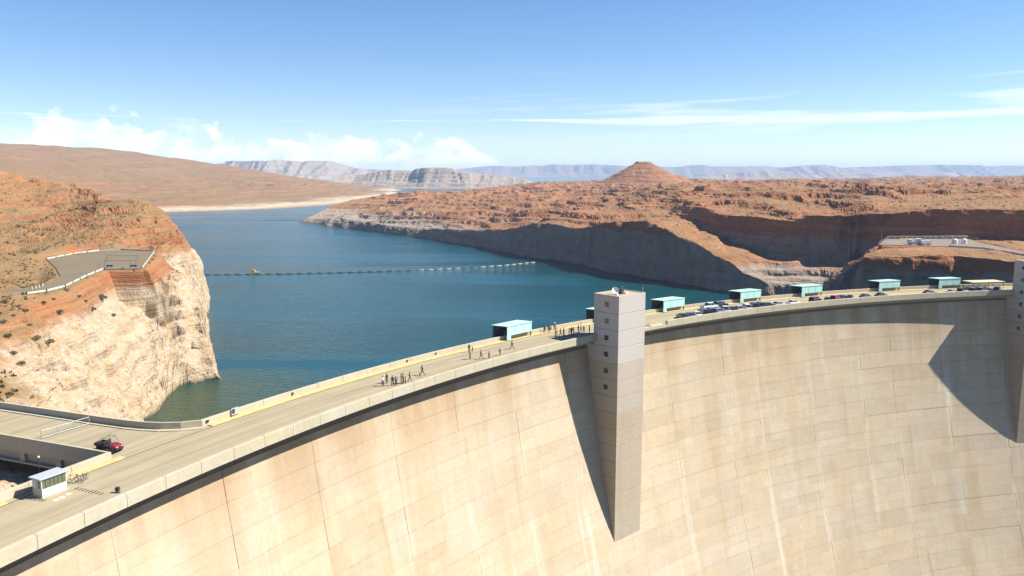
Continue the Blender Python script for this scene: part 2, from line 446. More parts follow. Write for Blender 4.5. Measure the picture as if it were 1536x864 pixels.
def _hash(ix, iy, iz):
    h = (ix * 374761393 + iy * 668265263 + iz * 1274126177) & 0xFFFFFFFF
    h = ((h ^ (h >> 13)) * 1274126177) & 0xFFFFFFFF
    return ((h ^ (h >> 16)) & 0xFFFF) / 32767.5 - 1.0


def vnoise(x, y, z=None, seed=0):
    xi = np.floor(x).astype(np.int64); yi = np.floor(y).astype(np.int64)
    fx = x - xi; fy = y - yi; ux = fx * fx * fx * (fx * (fx * 6 - 15) + 10); uy = fy * fy * fy * (fy * (fy * 6 - 15) + 10)
    if z is None:
        s = seed * 7919
        a = _hash(xi, yi, s); b = _hash(xi + 1, yi, s); c = _hash(xi, yi + 1, s); d = _hash(xi + 1, yi + 1, s)
        return (a + (b - a) * ux) * (1 - uy) + (c + (d - c) * ux) * uy
    zi = np.floor(z).astype(np.int64); fz = z - zi; uz = fz * fz * (3 - 2 * fz); zi = zi + seed * 7919
    def lay(k):
        a = _hash(xi, yi, zi + k); b = _hash(xi + 1, yi, zi + k); c = _hash(xi, yi + 1, zi + k); d = _hash(xi + 1, yi + 1, zi + k)
        return (a + (b - a) * ux) * (1 - uy) + (c + (d - c) * ux) * uy
    return lay(0) * (1 - uz) + lay(1) * uz


def fbm(x, y, z=None, oct=4, seed=0, gain=0.5):
    s = 0.0; a = 1.0; f = 1.0; t = 0.0
    c, sn = math.cos(0.6), math.sin(0.6)
    for i in range(oct):
        xx, yy = (x * c - y * sn) * f, (x * sn + y * c) * f
        s = s + a * vnoise(xx + 13.7 * i, yy - 5.3 * i, None if z is None else z * f, seed + i); t += a; a *= gain; f *= 2.07
        x, y = x, y
    return s / t


def ridged(x, y, oct=4, seed=0):
    s = 0.0; a = 1.0; f = 1.0; t = 0.0
    for i in range(oct):
        s = s + a * (1 - 2 * np.abs(vnoise(x * f + 3.1 * i, y * f + 9.2 * i, seed=seed + i))); t += a; a *= 0.5; f *= 2.1
    return s / t


class RBF:
    """land surface through surveyed points: linear spline on a grid, softened, then sampled"""
    def __init__(s, pts, box, step, blur):
        P = np.array(pts, float); c = P[:, :2]; n = len(P)
        K = np.sqrt(((c[:, None] - c[None]) ** 2).sum(2))
        A = np.zeros((n + 3, n + 3)); A[:n, :n] = -K - 0.4 * np.eye(n); A[:n, n] = 1; A[:n, n + 1:] = c / 1000; A[n:, :n] = A[:n, n:].T
        b = np.zeros(n + 3); b[:n] = P[:, 2]; w = np.linalg.lstsq(A, b, rcond=None)[0]
        s.x0, x1, s.y0, y1 = box; s.h = step
        gx, gy = np.meshgrid(np.arange(s.x0, x1 + step, step), np.arange(s.y0, y1 + step, step), indexing='ij')
        g = w[-3] + w[-2] * gx / 1000 + w[-1] * gy / 1000
        for (cx, cy), q in zip(c, w[:-3]): g -= q * np.sqrt((gx - cx) ** 2 + (gy - cy) ** 2)
        r = max(1, int(math.ceil(2.5 * blur / step))); k = np.exp(-0.5 * (np.arange(-r, r + 1) * step / blur) ** 2); k /= k.sum()
        for ax in (0, 1):
            pad = [(0, 0), (0, 0)]; pad[ax] = (r, r); q = np.pad(g, pad, 'edge'); o = 0
            for i in range(2 * r + 1): o = o + k[i] * (q[i:i + g.shape[0]] if ax == 0 else q[:, i:i + g.shape[1]])
            g = o
        s.g = g

    def __call__(s, x, y):
        u = np.clip((x - s.x0) / s.h, 0, s.g.shape[0] - 1.001); v = np.clip((y - s.y0) / s.h, 0, s.g.shape[1] - 1.001)
        i = u.astype(int); j = v.astype(int); a = u - i; b = v - j; g = s.g
        return (g[i, j] * (1 - a) + g[i + 1, j] * a) * (1 - b) + (g[i, j + 1] * (1 - a) + g[i + 1, j + 1] * a) * b


def inside(x, y, poly):
    r = np.zeros(x.shape, bool); n = len(poly)
    for i in range(n):
        (x0, y0), (x1, y1) = poly[i], poly[(i + 1) % n]
        c = ((y0 > y) != (y1 > y)); xx = (x1 - x0) * (y - y0) / ((y1 - y0) or 1e-9) + x0
        r ^= c & (x < xx)
    return r


def sdist(x, y, poly, closed=True):
    """signed distance to a closed outline, positive inside"""
    d = np.full(x.shape, 1e9); n = len(poly)
    for i in range(n if closed else n - 1):
        (x0, y0), (x1, y1) = poly[i], poly[(i + 1) % n]
        dx, dy = x1 - x0, y1 - y0; t = np.clip(((x - x0) * dx + (y - y0) * dy) / (dx * dx + dy * dy), 0, 1)
        d = np.minimum(d, np.hypot(x - x0 - t * dx, y - y0 - t * dy))
    return np.where(inside(x, y, poly), d, -d) if closed else d


def smooth(a, b, v):
    t = np.clip((v - a) / (b - a), 0, 1); return t * t * (3 - 2 * t)


def terrace(z, T, k, warp):
    """step a height into beds of thickness T; k = 0 none, 1 full"""
    q = z / T + warp; fl = np.floor(q); fr = q - fl
    st = fl + smooth(0.55, 0.95, fr)
    return z + k * T * (st - q)


def sheet(name, hfun, a0, a1, nA, r0, r1, nR, material, floor=-34.0, nS=900, disp=None, disp_mask=None):
    """land as a fan of rows around the viewpoint, with rows gathered where the ground is steep"""
    az = np.radians(np.linspace(a0, a1, nA)); rs = np.geomspace(r0, r1, nS)
    A, Rr = np.meshgrid(az, rs, indexing='ij')
    Z = hfun(Rr * np.sin(A), Rr * np.cos(A), True)
    dr = np.diff(rs)[None, :]; dz = np.abs(np.diff(Z, axis=1))
    rm = (rs[1:] + rs[:-1])[None] / 2
    w = np.sqrt((dr * 0.22) ** 2 + dz ** 2) / rm + 0.25 / nS
    w = np.where(np.maximum(Z[:, 1:], Z[:, :-1]) < floor, w * 0.04, w)
    w = w / w.sum(1, keepdims=True) + 0.45 / nS
    # the same spread for neighbouring columns, so rows stay smooth
    def along(q, r):
        k = np.exp(-np.linspace(-2, 2, 2 * r + 1) ** 2); k /= k.sum(); q = np.pad(q, ((r, r), (0, 0)), 'edge')
        return sum(k[i] * q[i:i + nA] for i in range(2 * r + 1))
    w = along(w, 22)
    cw = np.concatenate([np.zeros((nA, 1)), np.cumsum(w, 1)], 1)
    Q = np.empty((nA, nR))
    for i in range(nA): Q[i] = np.interp(np.linspace(0, cw[i, -1], nR), cw[i], rs)
    Q = along(Q, 8)
    X = Q * np.sin(az)[:, None]; Y = Q * np.cos(az)[:, None]; Z = hfun(X, Y, False)
    if disp:
        P = np.stack([X, Y, Z], 2); du = np.gradient(P, axis=0); dv = np.gradient(P, axis=1); N = np.cross(dv, du); N /= np.linalg.norm(N, axis=2, keepdims=True) + 1e-9
        N *= np.sign(N[..., 2:]) + (N[..., 2:] == 0)
        st = 0.25 + 0.75 * (1 - smooth(0.55, 0.93, N[..., 2]))
        D = 0
        for i, (sc_, am) in enumerate(disp):
            n3 = vnoise(X / sc_, Y / sc_, Z / (sc_ * .62), seed=71 + i); m3 = vnoise(X / sc_ * 1.3 + 9, Y / sc_ * 1.3, Z / (sc_ * .5), seed=91 + i)
            D = D + am * (0.55 * n3 + 0.9 * (np.minimum(np.abs(m3), .35) - .22))              # blocks parted by cracks
        fl = disp_mask(X, Y, Z) if disp_mask else 1.0
        P = P + N * (D * st * fl)[..., None]; X, Y, Z = P[..., 0], P[..., 1], P[..., 2]
    V = np.stack([X, Y, Z], 2).reshape(-1, 3)
    idx = np.arange(nA * nR).reshape(nA, nR)
    F = np.stack([idx[:-1, :-1], idx[1:, :-1], idx[1:, 1:], idx[:-1, 1:]], 2).reshape(-1, 4)[:, ::-1]
    zf = Z.reshape(-1)[F].max(1); F = F[zf > floor]
    used = np.unique(F); remap = np.full(len(V), -1); remap[used] = np.arange(len(used)); V = V[used]; F = remap[F]
    me = bpy.data.meshes.new(name)
    me.vertices.add(len(V)); me.vertices.foreach_set('co', V.ravel())
    me.loops.add(F.size); me.loops.foreach_set('vertex_index', F.ravel().astype(np.int32))
    me.polygons.add(len(F)); me.polygons.foreach_set('loop_start', np.arange(0, F.size, 4, dtype=np.int32)); me.polygons.foreach_set('loop_total', np.full(len(F), 4, np.int32))
    me.polygons.foreach_set('use_smooth', np.zeros(len(F), bool))
    me.materials.append(material); me.update(calc_edges=True); me.validate()
    o = bpy.data.objects.new(name, me); COL.objects.link(o); o['kind'] = 'structure'
    return o

# ------------------------------------------------------------------ land
LAKE_Z = -32.0
LOT_Z = 5.0
LOT_PX = [(70, 389), (150, 376), (182, 375), (231, 377), (212, 403), (155, 404), (130, 414), (98, 430), (70, 437), (40, 441), (-40, 444), (-40, 437), (30, 434), (66, 428), (90, 414), (84, 402)]
LOT = [pix(a, b, LOT_Z) for a, b in LOT_PX]


def P3(px, py, z): return pix(px, py, z) + (z,)


L_PTS = [P3(*q) for q in [
    # waterline of the near headland and cove
    (225, 650, -32), (240, 628, -32), (262, 600, -32), (285, 579, -32), (318, 573, -32), (349, 568, -32), (320, 447, -32),
    # bleached cliff
    (200, 612, -29), (150, 600, -24), (100, 600, -15), (60, 596, -8), (150, 560, -17), (200, 560, -23), (250, 560, -28), (300, 540, -26), (335, 540, -27),
    (100, 555, -8), (100, 510, -4), (150, 500, -11), (200, 500, -16), (250, 500, -18), (300, 500, -19), (326, 505, -21), (318, 468, -13), (290, 450, -9), (240, 450, -6),
    (190, 455, -3.5), (150, 455, -0.5), (290, 420, -5), (262, 400, -1), (240, 395, 2.0), (230, 415, 1.0), (200, 425, 2.0),
    # scrub slope below the lot
    (0, 470, 3.4), (60, 470, 3.2), (110, 450, 3.4), (0, 520, 2.2), (50, 520, 1.5), (0, 560, 1.0), (30, 580, 0.2), (0, 600, 0.9), (20, 602, -0.6),
]]
L_PTS += [pixd(*q) for q in [
    # second headland and the skyline of the near plateau
    (316, 425, 432), (302, 395, 425), (288, 362, 420), (270, 335, 430), (250, 318, 440), (205, 311, 470), (190, 307, 500), (235, 345, 402), (250, 365, 395),
    (150, 352, 355), (150, 335, 385), (200, 350, 385), (100, 355, 350), (60, 365, 340), (40, 385, 300), (20, 415, 262), (60, 405, 275),
    (0, 350, 360), (100, 320, 430), (0, 310, 470), (150, 312, 470), (100, 290, 600), (0, 280, 620), (170, 303, 560), (100, 275, 800), (0, 256, 900), (60, 262, 950),
    # rock under the access bridge
    (0, 705, 112)]]
L_PTS += [(-85, 190, -40), (-70, 240, -44), (-60, 290, -46), (-95, 330, -44), (-140, 390, -44), (-130, 460, -44), (-185, 520, -46), (-225, 560, -46), (-255, 640, -48), (-340, 800, -48), (-460, 1000, -44), (-300, 700, -48), (-440, 640, -20), (-600, 800, -20), (-380, 640, -40), (-480, 800, -44),
          (-40, 130, -46), (-30, 160, -48), (-59, 96, -2.9), (-62, 100, -2.7), (-66, 104, -2.7), (-70, 100, -2.6), (-80, 98, -2.6), (-65, 92, -2.8), (-78, 88, -2.6), (-76, 107, -2.7), (-59, 103, -3.0), (-88, 110, -2.8), (-68, 109, -3.2), (-60, 107, -4.6), (-70, 94, -2.6), (-84, 102, -2.6), (-62, 117, -13), (-45, 124, -36), (-60, 140, -28), (-74, 165, -28),
          (-98, 114, -2.4), (-100, 60, 0), (-140, 90, 2), (-160, 135, 1.5), (-150, 185, 3), (-210, 180, 4), (-260, 260, 18), (-340, 380, 30), (-480, 560, 46), (-700, 800, 70), (-90, 30, 8)]
L_RBF = RBF(L_PTS, (-900, 0, 20, 1060), 3.0, 5.5)


L_SHORE = [(-40, 60), (-44, 100), (-50, 122), (-64, 147), (-82, 185), (-95, 204), (-101, 221), (-105, 240), (-107.5, 256), (-101.5, 261.5), (-95.5, 266), (-103, 276), (-119, 310), (-143, 370), (-163, 428), (-167, 440), (-182, 458), (-220, 525), (-310, 650), (-430, 800), (-600, 1000), (-800, 1150), (-1600, 1150), (-1600, -200), (-40, -200)]


def h_left(x, y, quick):
    b = L_RBF(x, y)
    ss = sdist(x, y, L_SHORE) + 1.6 * fbm(x / 9, y / 9, oct=3, seed=19)
    z = _left(x, y, quick, b)
    return -44 + (z + 44) * smooth(-1.5, 5.5, ss)


def _left(x, y, quick, b):
    d = np.hypot(x, y)
    ld = sdist(x, y, LOT); calm = 0.1 + 0.9 * smooth(3, 30, -ld)
    amp = smooth(-34, -20, b) * calm
    w = fbm(x / 38, y / 38, oct=4, seed=3)
    z = b + 3.2 * w * amp * (0.05 + np.clip(d - 215, 0, 400) / 260)
    if quick: return z
    cl = smooth(-33, -24, b) * (1 - smooth(-4, 2, b))           # bleached wall: blocky and fissured
    up = smooth(-2, 5, b) * smooth(175, 235, d) * calm
    z = z + cl * (1.7 * ridged(x / 15, y / 15, 5, seed=11) + 0.8 * fbm(x / 4.5, y / 4.5, z / 3, 3, seed=5))
    z = z + up * (3.4 * ridged(x / 34, y / 34, 5, seed=21) + 1.0 * fbm(x / 6, y / 6, oct=4, seed=8, gain=.6))
    warp = 1.3 * fbm(x / 55, y / 55, oct=3, seed=9); patch = smooth(-.25, .25, fbm(x / 45 + 7, y / 45, oct=3, seed=17))
    z = terrace(z, 4.6, np.maximum(0.75 * up * patch, 0.40 * cl), warp)
    z = terrace(z, 1.6, np.maximum(0.5 * up, 0.28 * cl) * (1 - .6 * patch), warp * 2 + 0.3)
    z = z + 0.16 * fbm(x / 1.6, y / 1.6, oct=3, seed=14)
    # levelled ground for the lookout lot and the road to it
    z = np.where(ld > -1.2, LOT_Z - 0.25, z + (LOT_Z - 0.25 - z) * smooth(-7, -1.2, ld))
    return z


# --- right-hand plateau
SHORE = [(-321, 1171), (-260, 1078), (-197, 991), (-150, 925), (-108, 876), (-44, 778), (-5, 708), (31, 644), (60, 588), (87, 539), (112, 496), (130, 463), (142, 443), (166, 432), (182, 400),
         (166, 372), (149, 352), (146, 340), (158, 332), (184, 326), (198, 300), (235, 285), (330, 262), (620, 262), (900, 300), (3500, 900), (4200, 3300), (2400, 3500), (900, 2900), (200, 2650), (-80, 2250), (-210, 1750), (-300, 1350)]
B_PTS = [pixd(*q) for q in [          # benches, noses and floors below the upper wall
    (470, 329, 1150), (500, 325, 1120), (560, 330, 1010), (560, 308, 1250), (600, 300, 1320), (602, 291, 1400), (640, 290, 1400), (620, 344, 885), (660, 343, 830), (700, 345, 785), (730, 346, 745), (770, 342, 705),
    (700, 315, 1080), (700, 297, 1450), (760, 318, 930), (760, 300, 1250), (800, 290, 1500), (800, 335, 690), (830, 333, 655), (850, 322, 690), (860, 345, 625), (900, 336, 597), (930, 331, 580), (960, 330, 555), (985, 325, 545),
    (850, 276, 2100), (900, 281, 1650), (900, 302, 950), (960, 312, 720), (1010, 340, 530), (1050, 357, 512), (1090, 376, 492), (1125, 398, 470), (1148, 422, 455),
    (1060, 350, 560), (1090, 362, 545), (1120, 375, 525), (1180, 392, 495), (1235, 405, 472), (1215, 380, 466), (1195, 388, 470), (1250, 425, 440), (1200, 434, 430), (1235, 432, 425),
    (1000, 274, 2500), (1200, 273, 2500), (760, 284, 2300), (680, 291, 2200)]]
B_PTS += [P3(*q) for q in [(1300, 371, 4), (1350, 372, 4), (1420, 373, 4), (1480, 379, 4), (1536, 386, 4), (1330, 358, 4), (1400, 358, 4), (1450, 359, 4), (1500, 362, 4), (1620, 395, 4), (1620, 370, 4)]]
B_PTS += [(172, 395, -10), (190, 400, 3.5), (196, 430, 2), (260, 310, 4), (330, 280, 4), (450, 330, 4), (600, 300, 4)]
B_RBF = RBF(B_PTS, (-900, 2300, 150, 3400), 7.0, 7.0)
U_PTS = [pixd(*q) for q in [(1020, 305, 640), (1060, 322, 585), (1080, 325, 562), (1130, 327, 530), (1180, 329, 508), (1230, 326, 490), (1265, 322, 478), (1300, 318, 460), (1400, 316, 444), (1460, 312, 436), (1536, 316, 425), (1620, 316, 413),
    (1050, 300, 740), (1050, 280, 1350), (1110, 312, 600), (1150, 292, 820), (1200, 300, 700), (1300, 290, 820), (1300, 305, 540), (1400, 300, 560), (1500, 290, 820), (1500, 300, 560), (1620, 290, 820), (960, 300, 900), (900, 290, 1250),
    (1000, 274, 2500), (1200, 273, 2500), (1400, 271, 2500), (1530, 269, 2500), (1200, 284, 1300), (1400, 283, 1300), (1530, 281, 1300), (1000, 290, 950)]]
U_PTS += [(600, 320, 20), (1500, 700, 35), (3500, 2000, 40), (3000, 3000, 45)]
U_RBF = RBF(U_PTS, (-900, 2300, 150, 3400), 10.0, 14.0)
UPPER = [pixd(*q)[:2] for q in [(905, 290, 1300), (940, 300, 900), (985, 306, 720), (1012, 306, 640), (1052, 322, 590), (1075, 325, 562), (1120, 327, 532), (1170, 329, 508), (1215, 327, 494), (1255, 323, 480), (1285, 318, 463), (1340, 318, 453), (1400, 316, 444), (1455, 312, 436), (1540, 316, 424), (1640, 316, 410)]] + [(900, 330), (3600, 900), (4200, 3300), (1500, 3300), (600, 2400)]
TERR = [pix(*q, 4.0) for q in [(1318, 367), (1330, 358.5), (1452, 358), (1468, 364), (1536, 378), (1620, 392), (1620, 396), (1536, 383), (1476, 373), (1420, 369.5)]]


def h_right(x, y, quick):
    d = np.hypot(x, y)
    near = 1 - smooth(380, 470, d)
    s = sdist(x, y, SHORE) + 6.0 * fbm(x / 70, y / 70, oct=3, seed=31) * smooth(380, 900, d)
    s = s + (1 - .75 * near) * (2.0 * fbm(x / 14, y / 14, oct=3, seed=41) + 5.0 * ridged(x / 48, y / 48, 3, seed=47))
    us = sdist(x, y, UPPER) + (3.0 + 6 * smooth(600, 900, d)) * fbm(x / 30, y / 30, oct=4, seed=44) * (1 - .5 * near)
    far = smooth(450, 820, d) * (1 - 0.72 * smooth(120, 330, -x + 0.12 * (d - 900)) * smooth(850, 1000, d))     # the point is low and worn
    big = fbm(x / 150, y / 150, oct=4, seed=33)
    gl = smooth(500, 800, d)
    wall = smooth(-1.2, 2.2 + 26 * gl, us)
    z = B_RBF(x, y) * (1 - wall) + U_RBF(x, y) * wall
    z = z + 5.0 * big * far * smooth(10, 120, s)
    # rounded sandstone swells and gullies of the plateau
    z = z + far * smooth(10, 80, s) * (8.5 * np.maximum(ridged(x / 110, y / 110, 3, seed=36), -0.2) + 4.0 * np.maximum(ridged(x / 42, y / 42, 3, seed=46), -.1))
    wid = 5.0 + 14 * smooth(700, 1100, d)
    prof = smooth(-2.0, wid, s)
    if quick: return -38 + (z + 38) * prof
    up = smooth(5, 30, s)
    z = z + up * (0.35 + far) * (1.9 * ridged(x / 34, y / 34, 5, seed=37) + 0.9 * fbm(x / 9, y / 9, oct=4, seed=38, gain=.6))
    warp = 1.2 * fbm(x / 110, y / 110, oct=3, seed=39); patch = smooth(-.3, .3, fbm(x / 90 + 3, y / 90, oct=3, seed=43))
    z = terrace(z, 5.0, 0.88 * (0.15 + 0.85 * up) * (.25 + .75 * patch), warp)
    z = terrace(z, 2.0, 0.35, warp * 1.7 + 0.4)
    z = z + 0.25 * fbm(x / 3, y / 3, oct=3, seed=40)
    td = sdist(x, y, TERR)
    z = np.where(td > -0.5, 4.0 - 0.2, z + (3.8 - z) * smooth(-4, -0.5, td))
    return -38 + (z + 38) * prof


# --- far-left hill, bleached shore and the inlet behind it
H_PTS = [P3(*q) for q in [(190, 320, -32), (258, 318, -32), (350, 315.5, -32), (450, 310, -32), (525, 304, -32)]]
H_PTS += [pixd(*q) for q in [(200, 304, 1500), (260, 306, 1530), (350, 304, 1620), (420, 303, 1750), (480, 301, 1850), (190, 296, 1560), (300, 294, 1750), (380, 295, 1900), (450, 293, 2050), (530, 294, 2250), (585, 290.5, 2600),
          (300, 270, 2300), (400, 272, 2450), (470, 277, 2550), (540, 284, 2650), (270, 241, 2800), (200, 229, 2800), (150, 222.5, 2800), (80, 221, 2800), (0, 217, 2800), (-120, 213, 2800), (330, 248, 2800), (400, 262, 2800), (480, 273, 2850), (560, 284, 2850),
          (150, 262, 1900), (0, 250, 1500), (100, 275, 1500), (0, 262, 1250), (-120, 240, 1600), (-200, 250, 1200), (250, 262, 2200), (560, 287, 3000)]]
H_PTS += [(-450, 1050, -46), (-560, 1150, -46), (-420, 1200, -46), (-650, 1260, -42), (-520, 950, -46), (-330, 1600, -40), (-560, 1380, -40), (-300, 1850, -44), (-230, 2100, -46), (-200, 2500, -46), (-250, 2900, -42), (-350, 3300, -42), (-1200, 3600, 40), (-2500, 3600, 110), (-800, 1330, -36), (-900, 1150, 10), (-1700, 3400, 90)]
H_RBF = RBF(H_PTS, (-3000, 0, 800, 3700), 16.0, 40.0)


def h_hill(x, y, quick):
    b = H_RBF(x, y)
    am = smooth(-31, -15, b)
    z = b + am * (5.0 * fbm(x / 190, y / 190, oct=4, seed=51))
    z = z + am * smooth(-24, 0, b) * (4.5 * ridged(x / 90, y / 140, 4, seed=53) + 5.0 * ridged(x / 260, y / 300, 3, seed=58))
    if quick: return z
    warp = 0.6 * fbm(x / 300, y / 300, oct=3, seed=54)
    low = smooth(-33, -26, b) * (1 - smooth(10, 40, b))
    z = terrace(z, 6.5, 0.75 * low, warp)
    z = z + am * (0.8 * fbm(x / 22, y / 22, oct=3, seed=56))
    return z


BUTTE_C = pixd(966, 250, 1700)[:2]


def h_butte(x, y, quick):
    u = x - BUTTE_C[0]; v = (y - BUTTE_C[1]) * 0.95; u = u * 1.1
    prof = [(0, 61), (18, 60.5), (23, 56), (32, 53), (52, 42), (80, 25), (105, 12), (140, 0), (200, -16)]
    a = np.arctan2(v, u)
    d = np.hypot(u, v) * (1 + 0.10 * np.sin(a * 3 + 1.0) + 0.07 * fbm(u / 40, v / 40, oct=3, seed=61))
    z = np.interp(d, [p[0] for p in prof], [p[1] for p in prof])
    s = np.hypot(u - 72, v); z = np.maximum(z, np.interp(s, [0, 16, 36, 58, 90, 140], [34, 32.5, 22, 10, -4, -16]))
    z = z + 2.6 * ridged(x / 34, y / 34, 5, seed=62)
    if quick: return z
    return terrace(z, 7.5, 0.22, 1.2 * fbm(x / 90, y / 90, oct=2, seed=63)) + 0.5 * fbm(x / 8, y / 8, oct=3, seed=64)


o = sheet('canyon_rim', h_left, -52, -9, 620, 70, 1050, 760, M_LEFT, disp=[(11, 2.2), (4.6, 1.1), (1.9, .5)], disp_mask=lambda x, y, z: 1 - smooth(-22, -3, sdist(x, y, LOT)))
o['label'] = 'red sandstone slope and bleached cliff on the left shore'
o = sheet('sandstone_plateau', h_right, -17, 42, 760, 230, 3400, 640, M_RIGHT, disp=[(19, 3.4), (8, 1.7), (3.4, .7)], disp_mask=lambda x, y, z: 1 - smooth(-6, -1, sdist(x, y, TERR)))
o['label'] = 'red sandstone plateau with shaded cliffs on the right shore'
o = sheet('hill', h_hill, -46, -4, 420, 1050, 3600, 260, M_HILL)
o['label'] = 'long brown hill above the pale far shore'
o = sheet('butte', h_butte, 3, 16.5, 150, 1380, 2050, 130, M_RIGHT)
o['label'] = 'rounded red butte standing on the plateau'


def mesa(name, label, sky_px, D, depth, base, material, seed, nU=360, nV=46, cliff=0.55, rough=1.0, face=1.0, side=1.0):
    """a line of cliffs: skyline given by (column, row) at distance D, with buttresses and alcoves; depth is the run from foot to rim and beyond"""
    cs = np.array([q[0] for q in sky_px], float); rw = np.array([q[1] for q in sky_px], float)
    u = np.linspace(cs[0], cs[-1], nU); row = np.interp(u, cs, rw)
    tx = (u - 768) / 1195.0; hz = CAM_Z + (260.5 - row) / 1195.0 * D
    v = np.linspace(0, 1, nV) ** 1.0
    U, Vv = np.meshgrid(np.arange(nU), v, indexing='ij')
    X0 = tx[:, None] * D * 1.01
    k = D / 4000.0
    alc = fbm(X0 / (420 * k), X0 * 0 + seed, oct=5, seed=seed, gain=.55) * 0.45 + 0.03 * ridged(X0 / (70 * k), X0 * 0 + seed * 3.3, 3, seed=seed + 1)
    edge = np.clip(0.42 + alc * face, 0.06, 0.85)                   # where the wall stands across the depth
    Y = D + (Vv - 0.45) * depth
    dd = (Vv - edge) 
    talus = np.clip((Vv / edge), 0, 1) ** 1.5 * (1 - cliff)
    wall = smooth(-0.02, 0.09 + .20 * (.5 + .5 * vnoise(X0 / (300 * k), X0 * 0 + 4.4, seed=seed + 20)), dd) * cliff
    hh = talus + wall
    hh = hh * (1 - 0.10 * smooth(0.5, 1.0, Vv) * 1.0)
    n1 = fbm(X0 / (60 * k) + Y / (70 * k), Y / (60 * k), oct=4, seed=seed + 5)
    H = hz[:, None] - base
    Z = base + H * np.clip(hh + 0.07 * rough * n1 * smooth(0.0, 0.25, hh) * (1 - smooth(0.93, 1.0, hh)), -0.02, 1.0) + 0.012 * rough * H * n1
    q = (Z - base) / H; tr = terrace(q, 0.2, 0.7, 0.35 * vnoise(X0 / (200 * k), X0 * 0 + 2.2, seed=seed + 9)); Z = base + H * tr
    Z[:, -1] = base - 20; Z[0, :] = np.minimum(Z[0, :], base); Z[-1, :] = np.minimum(Z[-1, :], base)
    X = tx[:, None] * D * (1 + 0 * Vv) + 0.012 * D * k * 0 + (side * 0.04 * depth) * fbm(X0 / (120 * k), Vv * 3, oct=2, seed=seed + 12)
    V = np.stack([X, Y, Z], 2).reshape(-1, 3); idx = np.arange(nU * nV).reshape(nU, nV)
    F = np.stack([idx[:-1, :-1], idx[1:, :-1], idx[1:, 1:], idx[:-1, 1:]], 2).reshape(-1, 4)
    me = bpy.data.meshes.new(name); me.from_pydata(V.tolist(), [], F.tolist()); me.materials.append(material); me.update()
    return struct(link(name, me), label)


mesa('cliff_range', 'pale grey cliffs with shaded alcoves across the lake', [(470, 282), (500, 268), (515, 261), (560, 259), (570, 255), (582, 254), (586, 259), (615, 258), (622, 254), (640, 252.5), (680, 252), (690, 256), (735, 262), (745, 261), (760, 265), (790, 268), (800, 275), (830, 282)],
     4000, 750, LAKE_Z - 1, M_PALE, 3, nU=420, cliff=0.6)
mesa('mesa', 'pale mesa with a flat shoulder and low peak beyond the brown hill', [(240, 252), (300, 240), (345, 240), (400, 242), (412, 244), (420, 241), (455, 243), (465, 240.5), (482, 240), (495, 245), (520, 252), (560, 254), (640, 257), (760, 264)],
     7000, 1600, -40, M_PALE, 5, nU=300, cliff=0.5)
mesa('mesa', 'long blue mesa behind the pale cliffs and butte', [(640, 262), (690, 252), (740, 248), (770, 250), (800, 247), (850, 246), (900, 244.5), (912, 248), (960, 250), (1020, 251), (1045, 248), (1060, 250.5), (1100, 250), (1150, 249), (1180, 252), (1230, 247), (1242, 250), (1290, 252), (1330, 255), (1420, 258)],
     13500, 2600, -60, M_MESA, 7, nU=380, cliff=0.55, rough=0.8)
mesa('mesa', 'pale broken mesa between the butte and the right plateau', [(1040, 272), (1062, 266), (1085, 262), (1120, 258), (1140, 256), (1200, 256.5), (1212, 262), (1240, 262), (1245, 258), (1330, 259), (1345, 262), (1400, 262), (1410, 259), (1470, 259), (1480, 264), (1560, 266), (1640, 270)],
     8500, 1500, -40, M_PALE, 9, nU=340, cliff=0.65, rough=0.8)
mesa('mesa', 'faint blue mesa at the far right of the skyline', [(1200, 256), (1260, 252), (1300, 250), (1400, 248), (1460, 249), (1500, 250), (1536, 247), (1620, 245), (1760, 247)],
     14500, 2200, -60, M_MESA, 12, nU=240, cliff=0.5, rough=0.6)

# ------------------------------------------------------------------ water
b = MB(); ths = [15 + 2.5 * i for i in range(66)]
b.add([pol(t_, r_, LAKE_Z) for t_ in ths for r_ in (288.0, 1500.0, 16500.0)], [(i * 3 + j, i * 3 + j + 1, i * 3 + j + 4, i * 3 + j + 3) for i in range(65) for j in (0, 1)])
struct(b.build('lake', m_water()), 'blue green reservoir water behind the dam')
b = MB().add([(-400, -600, -121), (900, -600, -121), (900, 330, -121), (-400, 330, -121)], [(0, 1, 2, 3)])
struct(b.build('canyon_floor', mat('river_silt', (.06, .07, .05), .8, var=.3, scale=.05)), 'rocky canyon floor downstream of the dam')

# ------------------------------------------------------------------ dam
def rface(z):
    t = -1.5 - z; return 276.5 - 0.145 * t - 0.0013 * t * t


def sweep(prof, ths, closed=False):
    """(r, z) profile swept round the arch"""
    b = MB(); n = len(prof); vs = []; fs = []
    for th in ths:
        for (r, z) in prof: vs.append(pol(th, r, z))
    for i in range(len(ths) - 1):
        for j in range(n if closed else n - 1):
            k = (j + 1) % n; fs.append((i * n + j, i * n + k, (i + 1) * n + k, (i + 1) * n + j))
    if closed:
        fs.append(tuple(range(n - 1, -1, -1))); m0 = (len(ths) - 1) * n; fs.append(tuple(range(m0, m0 + n)))
    return b.add(vs, fs)


def cols(a, b, step=1.0):
    n = max(1, int(math.ceil(abs(a - b) / step))); return [a + (b - a) * i / n for i in range(n + 1)]


TH_L, TH_R = 169.0, 90.0
dam = thing('dam', 'curved cream concrete arch dam with a road along its crest', 'dam', Matrix.Translation(pol(130, 276, -120)))
DAM_I = Matrix.Translation(-pol(130, 276, -120))


def dpart(b, name, m, smooth=False, parent=None):
    o = b.build(name, m, parent or dam, smooth, DAM_I if parent is None else None); return o

